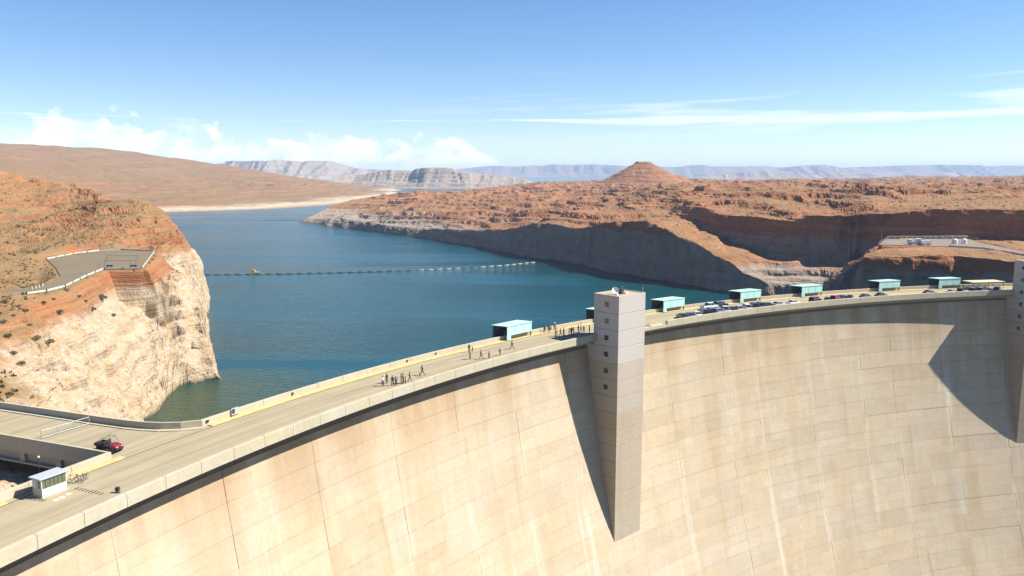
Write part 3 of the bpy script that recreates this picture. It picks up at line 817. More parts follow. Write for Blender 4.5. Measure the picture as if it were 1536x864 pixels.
zs = [-2.5 - 5.0 * i for i in range(24)]
dpart(sweep([(276.7, -1.6)] + [(rface(z) + 0.14, z) for z in zs] + [(288, -120), (288, -0.03), (274.2, -0.03), (273.62, -0.03), (273.62, -0.46), (276.7, -1.6)], cols(TH_L, TH_R)), 'core', M_CORE)
# soffit of the overhanging roadway
dpart(sweep([(276.75, -2.5), (276.6, -1.7), (273.63, -0.49)], cols(TH_L, TH_R)), 'soffit', M_PARA)
# upstream face
dpart(sweep([(288.02, -119), (288.02, -1.5), (288.45, -1.1), (288.45, -0.04), (287.2, -0.04)], cols(TH_L, TH_R)), 'upstream_face', M_PARA)

JOINTS = [168.2, 164.6, 160.9, 157.19, 153.51, 149.87, 146.02, 142.42, 138.73, 135.0, 131.2, 127.47, 123.1, 120.6, 116.27, 111.88, 109.33, 105.0, 100.6, 98.1, 94.0]


def seen(th, z, mx=60):
    p = pol(th, rface(z), z); Z = z - CAM_Z; f = p.y * math.cos(PITCH) - Z * math.sin(PITCH)
    if f < 5: return False
    x = 768 + 1195 * p.x / f; y = 432 - 1195 * (p.y * math.sin(PITCH) + Z * math.cos(PITCH)) / f
    return -mx < x < 1536 + mx and y < 864 + mx * 0.6

pn = 0
ROWS = [-2.6 - 4.6 * i for i in range(21)]
rest = MB()
for ci in range(len(JOINTS) - 1):
    ta, tb = JOINTS[ci], JOINTS[ci + 1]
    g = 0.028 / 274 * 57.3
    for ri in range(len(ROWS) - 1):
        z1, z0 = ROWS[ri], ROWS[ri + 1]
        vis = any(seen(tq, z1) for tq in (ta, (ta + tb) / 2, tb))
        out = random.uniform(-0.035, 0.035); zz0, zz1 = z0 + 0.025, z1 - 0.025
        nt, nz = 4, 2; vs = []; fs = []
        for i in range(nt + 1):
            th = ta - g + (tb + g - ta + g) * i / nt
            for j in range(nz + 1):
                z = zz0 + (zz1 - zz0) * j / nz; vs.append(pol(th, rface(z) - 0.03 + out, z))
        base = len(vs)
        W = nz + 1
        for i in range(nt):
            for j in range(nz): fs.append((i * W + j, (i + 1) * W + j, (i + 1) * W + j + 1, i * W + j + 1))
        # returns into the joint
        rim = [i * W for i in range(nt + 1)] + [nt * W + j for j in range(1, W)] + [i * W + nz for i in range(nt - 1, -1, -1)] + [j for j in range(nz - 1, 0, -1)]
        for k in rim:
            q = vs[k]; d = Vector((q.x - ARC[0], q.y - ARC[1], 0)).normalized(); vs.append(q + d * 0.2)
        for k in range(len(rim)):
            k2 = (k + 1) % len(rim); fs.append((rim[k2], rim[k], base + k, base + k2))
        if vis and pn < 300:
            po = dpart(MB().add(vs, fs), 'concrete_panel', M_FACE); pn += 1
            uu = [(k // W) / nt for k in range(base)]; uu += [uu[k] for k in rim]
            po.data.attributes.new('across', 'FLOAT', 'POINT').data.foreach_set('value', uu)
        else: rest.add(vs, fs)
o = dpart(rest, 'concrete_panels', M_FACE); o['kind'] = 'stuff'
print('PANELS', pn)

# parapets, cast in lengths of about six metres
T1 = 132.4; T2 = 99.0                                            # elevator towers
N_A, N_B = theta_of(977, 273.7, 1.1), theta_of(1000, 273.7, 1.1)     # low stretch beside the tower


def parapets(a, b, prof, name='parapet_panel', step=1.22, gap=0.006):
    c = cols(a, b, step)
    for p, q in zip(c[:-1], c[1:]): dpart(sweep(prof, cols(p - gap, q + gap, 0.7), True), name, M_PARA)

DS = [(273.40, -0.52), (274.02, -0.50), (274.02, 1.06), (273.98, 1.10), (273.44, 1.10), (273.40, 1.06)]
parapets(TH_L, T1 + 1.02, DS); parapets(N_B, T2 + 1.02, DS); parapets(T2 - 1.02, TH_R, DS)
dpart(sweep([(273.40, -0.52), (274.02, -0.50), (274.02, 0.22), (273.40, 0.22)], cols(T1 - 1.01, N_B + 0.01, 0.7), True), 'low_parapet', M_PARA)
dpart(sweep([(274.03, 0.003), (275.6, 0.003), (275.6, 0.95), (275.45, 0.95), (275.45, 0.2), (274.03, 0.2)], cols(N_A - 0.2, N_B + 0.05, 0.7), True), 'landing_wall', M_PARA)
US = [(287.0, -0.02), (287.5, -0.02), (287.5, 1.06), (287.46, 1.10), (287.04, 1.10), (287.0, 1.06)]
parapets(TH_L, 155.27, US); parapets(152.2, TH_R, US)
# yellow kerb walk under the upstream parapet
KB = [(286.0, 0.002), (286.995, 0.002), (286.995, 0.15), (286.04, 0.15), (286.0, 0.11)]
dpart(sweep(KB, cols(TH_L, 158.25), True), 'kerb_walk', M_YEL)
dpart(sweep(KB, cols(156.75, 155.0), True), 'kerb_walk', M_YEL)
c = cols(152.0, TH_R, 7.0)
for p, q in zip(c[:-1], c[1:]): dpart(sweep(KB, cols(p - 0.004, q + 0.004), True), 'kerb_walk', M_YEL)
# dark gutter line in front of the kerb
dpart(sweep([(285.78, 0.008), (285.98, 0.008)], cols(TH_L, TH_R)), 'gutter', mat('gutter_dirt', (0.09, 0.075, 0.05), 0.9, var=0.3, scale=0.3))
road = struct(sweep([(274.02, 0.004), (285.6, 0.004), (287.0, 0.004)], cols(TH_L, TH_R)).build('road', M_ROAD), 'pale concrete roadway along the dam crest')

# ------------------------------------------------------------------ elevator towers
M_WIN = mat('tower_window_frame', (0.30, 0.28, 0.26), 0.6)


def tower(th, label, dish):
    F = frame(th, 267.0, 0.0)
    t = thing('elevator_tower', label, 'tower', F @ Matrix.Translation((0, 0, -56)))
    up = Matrix.Translation((0, 0, 56))
    W, Dp = 4.75, 7.4
    z1 = 10.3; i = 0
    while z1 > -55:
        z0 = z1 - 3.85
        b = MB().box(-W, W, 0, Dp if z1 > 0 else Dp + 3, z0 + 0.03, z1 - 0.03)
        o = bevel(b.build('tower_block', M_TOWER, t, M=up), 0.05)
        if i < 6:
            zc = z1 - 1.9
            w = MB(); y0, y1 = 2.9, 4.0
            for (p, q, r, s) in ((y0 - .12, y0, zc - .62, zc + .62), (y1, y1 + .12, zc - .62, zc + .62), (y0, y1, zc + .5, zc + .62), (y0, y1, zc - .62, zc - .5)): w.box(-W - .07, -W + .02, p, q, r, s)
            wo = w.build('window', M_WIN, t, M=up)
            MB().box(-W - .02, -W + .02, y0, y1, zc - .5, zc + .5).build('pane', M_GLASS, wo)
            MB().box(-W - .05, -W, y0, y1, zc - .03, zc + .03).build('glazing_bar', M_WIN, wo)
        z1 = z0; i += 1
    MB().box(-W + .06, W - .06, .06, Dp - .06, -55, 10.2).build('core', M_CORE, t, M=up)
    rm = mat('roof_gravel', (0.40, 0.31, 0.20), 0.95, var=0.25, scale=2.0)
    MB().box(-W + .3, W - .3, .3, Dp - .3, 10.28, 10.40).build('roof', rm, t, M=up)
    k = MB()
    for q in ((-W, W, 0, .3), (-W, W, Dp - .3, Dp), (-W, -W + .3, .3, Dp - .3), (W - .3, W, .3, Dp - .3)): k.box(*q, 10.27, 10.55)
    k.build('roof_kerb', M_TOWER, t, M=up)
    if dish:
        d = MB(); d.tube((-2.2, 3.2, 10.4), (-2.2, 3.2, 11.0), .06)
        n = 14; pr = [(0, 0), (.35, .05), (.65, .2), (.85, .42)]
        q = Vector((-0.5, -0.55, 0.55)).to_track_quat('Z', 'Y'); vs = []; fs = []
        for (r, h) in pr:
            for i in range(n): vs.append(Vector((-2.2, 3.2, 11.3)) + q @ Vector((r * math.cos(2 * math.pi * i / n), r * math.sin(2 * math.pi * i / n), h - .2)))
        for j in range(len(pr) - 1): fs += [(j * n + i, j * n + (i + 1) % n, (j + 1) * n + (i + 1) % n, (j + 1) * n + i) for i in range(n)]
        d.add(vs, fs); d.build('dish_antenna', M_WHITE, t, M=up)
        MB().box(-1.0, -0.1, 2.5, 3.4, 10.4, 11.7).tube((-.2, 3, 11.7), (-.2, 3, 12.3), .05).build('equipment_cabinet', M_DARK, t, M=up)
        MB().box(-3.2, -2.7, 1.8, 2.3, 10.4, 10.8).box(0.4, 1.3, 2.2, 2.8, 10.4, 10.75).build('vent', M_WHITE, t, M=up)
        for (x, y) in ((4.3, 0.5), (2.6, 5.2), (-4.2, 1.4)): MB().tube((x, y, 10.4), (x, y, 11.5), .045).box(x - .09, x + .09, y - .09, y + .09, 11.5, 11.68).build('antenna', M_STEEL, t, M=up)
    return t

tower(T1, 'square concrete elevator tower with six small windows rising mid dam', True)
tower(T2, 'shaded concrete elevator tower cut off by the right picture edge', False)

# ------------------------------------------------------------------ access bridge at the left end
A0, A1 = Vector((-53.3, 101.7, 0)), Vector((-121.0, 128.6, 0))       # near wall line
FAR = [(-126.0, 141.3), (-82.7, 124.75), (-73, 121.05), (-64.2, 117.6), (-57.6, 115.2), (-54.6, 114.4), (-52.1, 114.05), (-49.3, 114.3), (-46.45, 115.35)]
FAR = [Vector((a, b_, 0)) for a, b_ in FAR]
br = thing('access_bridge', 'concrete road bridge joining the dam crest to the left bank', 'bridge', Matrix.Translation((-75, 112, -6)))
BI = Matrix.Translation((75, -112, 6))
corner = [pol(th, 286.9, 0) for th in cols(152.15, 155.3, 0.4)]
poly = FAR + [v for v in corner] + [A0, A1]
b = MB(); n = len(poly)
b.add([(v.x, v.y, -0.006) for v in poly] + [(v.x, v.y, -0.9) for v in poly], [tuple(range(n - 1, -1, -1)), tuple(range(n, 2 * n))] + [(i, (i + 1) % n, n + (i + 1) % n, n + i) for i in range(n)])
b.build('deck', M_ROAD, br, M=BI)


def wall(b, p, q, side, t, z0, z1):
    """upright slab from p to q, thickness t to one side"""
    d = (q - p).normalized(); nrm = Vector((-d.y, d.x, 0)) * side * t
    vs = [p, q, q + nrm, p + nrm]; V = [Vector((v.x, v.y, z)) for z in (z0, z1) for v in vs]
    b.add(V, [(3, 2, 1, 0), (4, 5, 6, 7), (0, 1, 5, 4), (1, 2, 6, 5), (2, 3, 7, 6), (3, 0, 4, 7)])
    return b

nw = 9
for i in range(nw):
    p = A0.lerp(A1, i / nw); q = A0.lerp(A1, (i + 1) / nw - 0.0004)
    o = wall(MB(), p, q, 1, 0.34, -1.15, 1.08).build('parapet_panel', M_PARA, br, M=BI)
dA = (A1 - A0).normalized(); nA_ = Vector((dA.y, -dA.x, 0))              # into the deck
wall(MB(), A0 + nA_ * 0.45, A1 + nA_ * 0.45, -1, 1.0, -2.55, -0.92).build('girder', M_PARA, br, M=BI)
for i in range(10):
    p = A0 + dA * (2.5 + 7.1 * i); wall(MB(), p, p + dA * 0.9, -1, 0.50, -2.55, -1.16).build('pilaster', M_PARA, br, M=BI)
wall(MB(), A0 + nA_ * -0.2, A1 + nA_ * -0.2, -1, 0.7, -2.8, -2.56).build('girder_foot', M_PARA, br, M=BI)
for p, q in zip(FAR[:-1], FAR[1:]):
    wall(MB(), p, p.lerp(q, 0.999), 1, 0.36, -1.5, 1.12).build('parapet_panel', M_PARA, br, M=BI)
    wall(MB(), p + (q - p).normalized() * .02, p.lerp(q, 0.998), -1, 0.75, -0.003, 0.13).build('kerb', M_PARA, br, M=BI)
g0, g1 = FAR[0].lerp(FAR[1], 0.02), FAR[5]
wall(MB(), g0, g1, 1, 0.35, -5.0, -1.52).build('girder', M_PARA, br, M=BI)
# piers down into the rock
for s in (0.12, 0.5, 0.85):
    p = A0.lerp(A1, s) + nA_ * 2.0; MB().box(p.x - .8, p.x + .8, p.y - .2, p.y + 8.5, -22, -0.92).build('pier', M_PARA, br, M=BI)

# @@DAMEND
# ------------------------------------------------------------------ hoist shelters along the upstream parapet
def make_shelter():
    root = thing('hoist_shelter', '', 'shelter')
    L, D, H = 8.4, 4.6, 3.3
    b = MB(); b.box(0.0, L, 0, 0.14, 1.18, H - 0.02); fp = b.build('front_panel', M_TURQ, root)
    for x in (2.8, 5.6): MB().box(x - .035, x + .035, -.025, 0, 1.2, H - .1).build('seam', M_TURQD, fp)
    MB().box(0.0, 1.25, 0.001, 0.35, 0.13, 1.177).build('leg', M_TURQ, root)
    MB().box(L - .3, L, 0.03, 0.3, 0.13, 1.177).build('leg', M_INNER, root)
    rf = MB().add([(-.25, -.12, H), (L + .12, -.12, H), (L + .12, D + .15, H - .25), (-.25, D + .15, H - .25), (-.25, -.12, H + .16), (L + .12, -.12, H + .16), (L + .12, D + .15, H - .1), (-.25, D + .15, H - .1)],
                  [(3, 2, 1, 0), (4, 5, 6, 7), (0, 1, 5, 4), (1, 2, 6, 5), (2, 3, 7, 6), (3, 0, 4, 7)]).build('roof', M_TURQ, root)
    MB().box(0.02, L - .02, D - .15, D, 0.2, H - .28).build('back_panel', M_INNER, root)
    MB().box(L - .14, L - .01, .16, D - .16, 1.2, H - .28).build('end_panel', M_TURQ, root)
    MB().box(0.02, L - .02, 1.75, D - .16, -1.05, 0.2).build('platform', M_PARA, root)
    MB().box(2.2, 6.2, 2.0, 3.6, 0.2, 1.9).box(3.0, 5.4, 2.3, 3.3, 1.9, 2.5).build('hoist', M_DARK, root)
    return root


def children(o): return [c for c in bpy.data.objects if c.parent == o]


def tree_of(root):
    kids = {}
    for c in bpy.data.objects:
        if c.parent: kids.setdefault(c.parent.name, []).append(c)
    def walk(o): return (o, [walk(c) for c in kids.get(o.name, [])])
    return walk(root)


def copy_tree(node, parent=None, swap=None):
    o, ch = node; c = o.copy(); COL.objects.link(c); c.parent = parent
    if swap and c.data and o.name.split('.')[0] in swap:
        c.data = c.data  # shared mesh, colour set on the object slot
        c.material_slots[0].link = 'OBJECT'; c.material_slots[0].material = swap[o.name.split('.')[0]]
    for k in ch: copy_tree(k, c, swap)
    return c


sh = make_shelter(); ST = tree_of(sh)
SH = [(761, 'turquoise hoist shelter alone on the walkers side, left of the elevator tower'), (899, 'hoist shelter mostly hidden behind the mid dam elevator tower'),
      (995.5, 'turquoise hoist shelter just right of the elevator tower'), (1111, 'turquoise hoist shelter above the crowded parked cars'),
      (1203, 'turquoise hoist shelter beside the dark red cars'), (1319, 'turquoise hoist shelter fifth from the left, before the shaded cliff'), (1408.7, 'turquoise hoist shelter furthest right on the dam')]
for i, (px, lab) in enumerate(SH):
    o = sh if i == 0 else copy_tree(ST)
    th = theta_of(px, 285.9, 1.5); o.matrix_local = frame(th, 285.9, 0.03) @ Matrix.Rotation(R(0.85), 4, 'Z')
    tag(o, lab, 'shelter', 'turquoise hoist shelters')

# small fittings on the upstream parapet
for k, (px, w, lab) in enumerate([(311, .45, 'small dark light fitting on parapet near the bridge corner'), (439, .35, 'small dark light fitting on parapet above the long empty roadway'), (611, .32, 'small light fitting on parapet behind the left group of walkers'), (654, .32, 'small light fitting on parapet behind the striding walker'), (751, .34, 'small light fitting on parapet just left of first shelter')]):
    t = thing('parapet_light', lab, 'light', frame(theta_of(px, 286.9, .8), 286.98, 0.55), 'parapet lights')
    MB().box(-w / 2, w / 2, -.16, 0.005, 0, .34).build('housing', M_DARK, t); MB().box(-w / 2 + .05, w / 2 - .05, -.175, -.161, .05, .29).build('lens', M_GLASS, t)
t = thing('notice_board', 'grey notice board standing against the parapet past the bridge', 'sign', frame(theta_of(352, 286.8, .8), 286.8, 0.15))
MB().box(-.65, .65, -.06, 0, .25, 1.35).build('board', mat('notice_grey', (.42, .43, .43), .6, var=.25, scale=5), t)
for x in (-.6, .55): MB().box(x, x + .07, .001, .07, 0, 1.3).build('post', M_DARK, t)
MB().box(-.58, -.02, -.075, -.061, .45, 1.2).build('panel', M_DARK, t)

# ------------------------------------------------------------------ guard booth
BW, BL = 0.85, 1.55
bo = thing('guard_booth', 'white guard booth with dark windows and flat grey roof on the crest road', 'booth', frame(157.42, 284.3, 0.006, -4) @ Matrix.Diagonal((1, 1, .93, 1)))
mwp = mat('booth_white', (0.66, 0.63, 0.54), 0.55, var=0.05); mcr = mat('booth_cream', (0.58, 0.54, 0.42), 0.6, var=0.08)
MB().box(-BL - .1, BL + .1, -BW - .1, BW + .1, 0, .1).build('plinth', M_PARA, bo)
for x in (-BL + .02, .02):
    MB().box(x, x + BL - .04, -BW, -BW + .07, .1, 1.15).build('lower_panel', mwp, bo)
f = MB()
for x in (-BL, BL - .08): f.box(x, x + .08, -BW, -BW + .08, 1.15, 2.4)
f.box(-BL, BL, -BW - .005, -BW + .085, 2.3, 2.42)
f.build('frame', mwp, bo)
wn = MB().box(-BL + .08, BL - .08, -BW + .02, -BW + .06, 1.16, 2.29).build('window', mat('grey_green_glass', (.13, .14, .085), .15), bo)
f = MB()
for i in range(5): x = -BL + .52 + i * .52; f.box(x - .03, x + .03, -BW + .002, -BW + .018, 1.18, 2.28)
f.build('mullion', M_DARK, wn)
MB().box(-BL, -BL + .07, -BW + .085, .0, .1, 2.42).build('door', mcr, bo)
MB().box(-BL - .03, -BL, -BW + .25, -.2, 1.2, 2.2).build('door_glass', M_GLASS, bo)
MB().box(-BL, -BL + .07, .01, BW, .1, 2.42).build('end_panel', mcr, bo)
MB().box(-BL - .03, -BL, .25, BW - .25, 1.2, 2.2).build('end_window', M_WHITE, bo)
MB().box(BL - .07, BL, -BW + .085, BW, .1, 2.42).build('end_panel', mcr, bo)
MB().box(-BL + .08, BL - .08, BW - .07, BW, .1, 2.42).build('back_panel', mcr, bo)
bevel(MB().box(-BL - .3, BL + .2, -BW - .22, BW + .22, 2.43, 2.62).build('roof', mat('booth_roof', (.40, .42, .46), .6, var=.08), bo), .04)

# teeth of the one-way strips, painted blocks, junction box
def strip(name, lab, a, b_, n, w, l, z1, m, grp, cat):
    t = thing(name, lab, cat, Matrix.Translation((a[0], a[1], 0.0)))
    d = Vector((b_[0] - a[0], b_[1] - a[1], 0)); ang = math.atan2(d.y, d.x)
    for i in range(n):
        p = d * (i / (n - 1)); Mx = Matrix.Translation(p) @ Matrix.Rotation(math.pi / 2 - .35, 4, 'Z')
        MB().box(-l / 2, l / 2, -w / 2, w / 2, .006, z1).build(grp, m, t, M=Mx)
    return t
strip('spike_strip', 'row of dark traffic spike plates on the road right of the booth', pix(115, 733), pix(152, 741), 8, .14, .62, .05, M_DARK, 'plate', 'spike strip')
strip('spike_strip', 'row of dark traffic spike plates in front of the booth door', pix(43, 748), pix(66, 751), 6, .14, .6, .05, M_DARK, 'plate', 'spike strip')
for k, (a, b_) in enumerate([(84, 750), (93, 746), (103, 741)]):
    p = pix(a, b_); o = MB().box(-.30, .30, -.30, .30, .005, .009).build('painted_block', mat('worn_white_paint', (.62, .58, .45), .8, var=.2), None, M=Matrix.Translation((p[0], p[1], 0)) @ Matrix.Rotation(R(66), 4, 'Z'))
    struct(o, 'worn white painted block on road beside the booth')
p = pix(176.5, 739)
t = thing('junction_box', 'small black box on a short stand near the outer parapet', 'box', Matrix.Translation((p[0], p[1], .004)))
MB().box(-.22, .22, -.2, .2, .22, .68).build('case', M_DARK, t); MB().tube((0, 0, 0), (0, 0, .22), .05).build('stand', M_STEEL, t); MB().box(-.3, .3, -.25, .25, 0, .03).build('foot', M_DARK, t)

# ------------------------------------------------------------------ bicycles
def bicycle(lab, M, paint):
    t = thing('bicycle', lab, 'bicycle', M, 'bicycles by the booth')
    for x in (-.52, .52):
        w = MB().ring((x, 0, .34), .325, .022, 'y', 20, 5).build('wheel', M_BLACK, t)
        s = MB()
        for i in range(8): a = math.pi * i / 8; s.tube((x - .31 * math.cos(a), 0, .34 - .31 * math.sin(a)), (x + .31 * math.cos(a), 0, .34 + .31 * math.sin(a)), .004, 4)
        s.build('spokes', M_STEEL, w)
    f = MB(); bb, st, hd = (-.08, 0, .30), (-.22, 0, .82), (.36, 0, .82)
    for a, b_ in ((bb, st), (st, hd), (bb, (.39, 0, .70)), ((-.52, 0, .34), bb), ((-.52, 0, .34), st), ((.34, 0, .92), (.52, 0, .34))): f.tube(a, b_, .020, 6)
    f.build('frame', paint, t)
    MB().tube((.33, -.29, .99), (.33, .29, .99), .016, 6).tube((.34, 0, .9), (.33, 0, .99), .016, 6).build('handlebar', M_DARK, t)
    MB().box(-.36, -.1, -.07, .07, .90, .95, taper=.02).tube((-.22, 0, .8), (-.23, 0, .9), .015, 6).build('saddle', M_BLACK, t)
    MB().ring((-.08, 0, .30), .09, .012, 'y', 14, 4).tube((-.08, -.12, .20), (-.08, -.02, .30), .012, 5).tube((-.08, .02, .30), (-.08, .12, .40), .012, 5).build('crank', M_STEEL, t)
for (px, py, a, lab, c) in [(109, 723.5, 40, 'dark bicycle nearest the guard booth', (.03, .03, .035)), (119, 723, 62, 'dark grey bicycle in the middle of the three by the booth', (.09, .1, .1)), (127, 722, 95, 'upright dark bicycle furthest from the guard booth', (.04, .03, .03))]:
    p = pix(px, py); bicycle(lab, Matrix.Translation((p[0], p[1], .006)) @ Matrix.Rotation(R(a), 4, 'Z') @ Matrix.Rotation(R(4), 4, 'X') @ Matrix.Scale(1.12, 4), mat('bike_%d' % px, c, .4))

# ------------------------------------------------------------------ utility vehicle on the bridge corner
def wheel(parent, x, y, r, w, rim=M_STEEL):
    o = MB(); o.tube((x, y - w / 2, r), (x, y + w / 2, r), r, 16); wo = o.build('wheel', M_BLACK, parent)
    MB().tube((x, y - w / 2 - .012, r), (x, y + w / 2 + .012, r), r * .55, 10).build('rim', rim, wo); return wo

p0 = Vector(pix(152, 675.5)); p1 = Vector(pix(176, 678.5)); pc = (p0 + p1) / 2; ang = math.atan2(p1.y - p0.y, p1.x - p0.x)
u = thing('utility_vehicle', 'small open utility vehicle with red bonnet and black roll cage on bridge', 'buggy', Matrix.Translation((pc.x, pc.y, 0.0)) @ Matrix.Rotation(ang, 4, 'Z') @ Matrix.Scale(1.12, 4))
mred = mat('red_bodywork', (.24, .008, .016), .4, var=.05, coat=.5); mblk = mat('black_plastic', (.018, .018, .02), .6)
for x in (-1.05, 1.05):
    for y in (-.62, .62): wheel(u, x, y, .34, .26, M_DARK)
MB().prism([(-1.5, .42), (1.45, .40), (1.5, .62), (.75, .72), (-.2, .5), (-.25, .72), (-1.5, .75)], -.5, .5).build('chassis', mblk, u)
bevel(MB().prism([(.62, .70), (1.52, .64), (1.58, .80), (1.35, .98), (.62, 1.12)], -.66, .66, (.9, .12)).build('bonnet', mred, u), .03)
MB().box(1.5, 1.62, -.6, .6, .42, .66).build('bumper', mblk, u)
for y in (-.45, .3): MB().box(1.555, 1.6, y, y + .18, .72, .82).build('headlight', M_WHITE, u)
MB().box(-1.62, -.38, -.68, .68, .78, .86).box(-1.62, -1.55, -.68, .68, .86, 1.12).box(-.45, -.38, -.68, .68, .86, 1.12).box(-1.55, -.45, -.68, -.61, .86, 1.12).box(-1.55, -.45, .61, .68, .86, 1.12).build('cargo_bed', mblk, u)
MB().box(-.3, .25, -.62, .62, .72, .90).box(-.36, -.22, -.62, .62, .90, 1.35).build('seat', mblk, u)
cg = MB()
for y in (-.62, .62): cg.path([(.95, y, 1.0), (.55, y, 1.82), (-.38, y, 1.86), (-.5, y, 1.0)], .03).path([(-.38, y, 1.86), (-1.5, y, 1.1)], .022)
for x, z in ((.55, 1.82), (-.38, 1.86)): cg.tube((x, -.62, z), (x, .62, z), .03)
cg.build('roll_cage', mat('cage_grey', (.12, .115, .11), .45, .3), u)
MB().ring((.5, .3, 1.12), .17, .018, 'x', 14, 5).tube((.5, .3, 1.12), (.75, .3, .98), .02).build('steering_wheel', mblk, u)

# ------------------------------------------------------------------ gate across the bridge
ga, gb = Vector(pix(62, 658.5)), Vector(pix(134, 637)); ga.resize_3d(); gb.resize_3d()
gt = thing('gate', 'grey railing gate closed across the bridge roadway', 'gate', Matrix.Translation((ga.x, ga.y, 0.0)))
gd = gb - ga; n = 30
for k in range(n + 1):
    p = gd * (k / n)
    if k % 10 == 0: MB().tube((p.x, p.y, 0), (p.x, p.y, 1.35), .06).build('post', M_STEEL, gt)
    else: MB().tube((p.x, p.y, .2), (p.x, p.y, 1.2), .018, 5).build('bar', M_STEEL, gt)
for z in (.2, 1.2): MB().tube((0, 0, z), (gd.x, gd.y, z), .045).build('rail', M_STEEL, gt)

# ------------------------------------------------------------------ lamp post below the crest parapet
def ground_left(x, y): return float(h_left(np.array([[x]]), np.array([[y]]), False)[0, 0])
q = pixd(57.5, 687, 104.5); gz = ground_left(q[0], q[1])
t = thing('lamp_post', 'slim lamp post with pale globe between the bridge and the booth', 'lamp', Matrix.Translation((q[0], q[1], min(gz, q[2] - 2))))
hh = q[2] - min(gz, q[2] - 2)
MB().tube((0, 0, -.3), (0, 0, hh), .06, 8).build('post', M_DARK, t); MB().ball((0, 0, hh + .12), .16, .16, .18).build('globe', M_WHITE, t, True); MB().box(-.12, .12, -.12, .12, hh - .12, hh - .05).build('collar', M_DARK, t)

# ------------------------------------------------------------------ cars
PAINT = {'navy': (.010, .016, .055), 'black': (.012, .012, .014), 'white': (.75, .75, .75), 'silver': (.42, .43, .45), 'grey': (.09, .095, .10), 'maroon': (.13, .012, .014), 'red': (.33, .010, .014), 'blue': (.03, .06, .16), 'tan': (.42, .36, .25)}
M_CAR = {k: mat('car_' + k, v, .28, var=.03, coat=.6, metal=.0) for k, v in PAINT.items()}
M_LAMP = mat('lamp_glass', (.75, .75, .72), .2); M_TAIL = mat('tail_red', (.35, .01, .01), .3)


def make_car(kind):
    t = thing('parked_car', '', 'car')
    if kind == 'sedan':
        body = [(-2.25, .38), (2.2, .34), (2.28, .62), (2.1, .80), (.95, .95), (-1.55, 1.0), (-2.2, .95), (-2.3, .7)]
        cab = [(1.05, .93), (.25, 1.38), (-.9, 1.42), (-1.75, .98)]; L = 2.2; wb = 1.38
    elif kind == 'suv':
        body = [(-2.3, .42), (2.25, .40), (2.32, .75), (2.15, .98), (1.05, 1.10), (-2.2, 1.12), (-2.35, .8)]
        cab = [(1.15, 1.08), (.45, 1.68), (-1.95, 1.74), (-2.25, 1.10)]; L = 2.3; wb = 1.42
    else:
        body = [(-2.75, .48), (2.6, .44), (2.68, .8), (2.5, 1.02), (1.3, 1.12), (-2.72, 1.12), (-2.8, .8)]
        cab = [(1.4, 1.10), (.75, 1.76), (-.75, 1.80), (-1.0, 1.10)]; L = 2.7; wb = 1.72
    bevel(MB().prism(body, -.9, .9, (.9, .05)).build('body', M_CAR['white'], t), .05)
    g = MB().prism(cab, -.83, .83, (1.2, .16)).build('windows', M_GLASS, t)
    (x0, z0), (x1, z1) = cab[1], cab[2]
    bevel(MB().box(x1 - .08, x0 + .04, -.70, .70, max(z0, z1) - .05, max(z0, z1) + .035).build('roof', M_CAR['white'], t), .02)
    for y in (-.82, .82):
        s = -.13 if y > 0 else .13
        for (a, b_) in ((cab[0], cab[1]), (cab[3], cab[2])): MB().tube((a[0], y, a[1]), (b_[0], y + s, b_[1]), .035, 5).build('pillar', M_CAR['white'], t)
        m0 = ((cab[1][0] + cab[2][0]) / 2); MB().tube((m0, y, cab[0][1]), (m0, y + s, z0 + .02), .035, 5).build('pillar', M_CAR['white'], t)
    for x in (-wb, wb):
        for y in (-.80, .80): wheel(t, x, y, .34 if kind == 'sedan' else .38, .24)
    fx = max(v[0] for v in body) - .06; bx = min(v[0] for v in body) + .02
    for y in (-.78, .45):
        MB().box(fx - .08, fx + .05, y, y + .33, .66, .82).build('headlight', M_LAMP, t); MB().box(bx - .03, bx + .06, y, y + .3, .72, .9).build('tail_light', M_TAIL, t)
    if kind == 'pickup': MB().box(-2.62, -1.1, -.74, .74, 1.121, 1.13).build('bed', M_DARK, t)
    return t

KIND = {k: make_car(k) for k in ('sedan', 'suv', 'pickup')}
KT = {k: tree_of(o) for k, o in KIND.items()}
first = {k: True for k in KIND}


def place_car(px, r, turn, kind, colour, lab):
    o = copy_tree(KT[kind], None, {'body': M_CAR[colour], 'roof': M_CAR[colour], 'pillar': M_CAR[colour]})
    o.matrix_local = frame(theta_of(px, r, .7), r, .005, turn); tag(o, lab, 'car', 'cars parked along the dam crest')

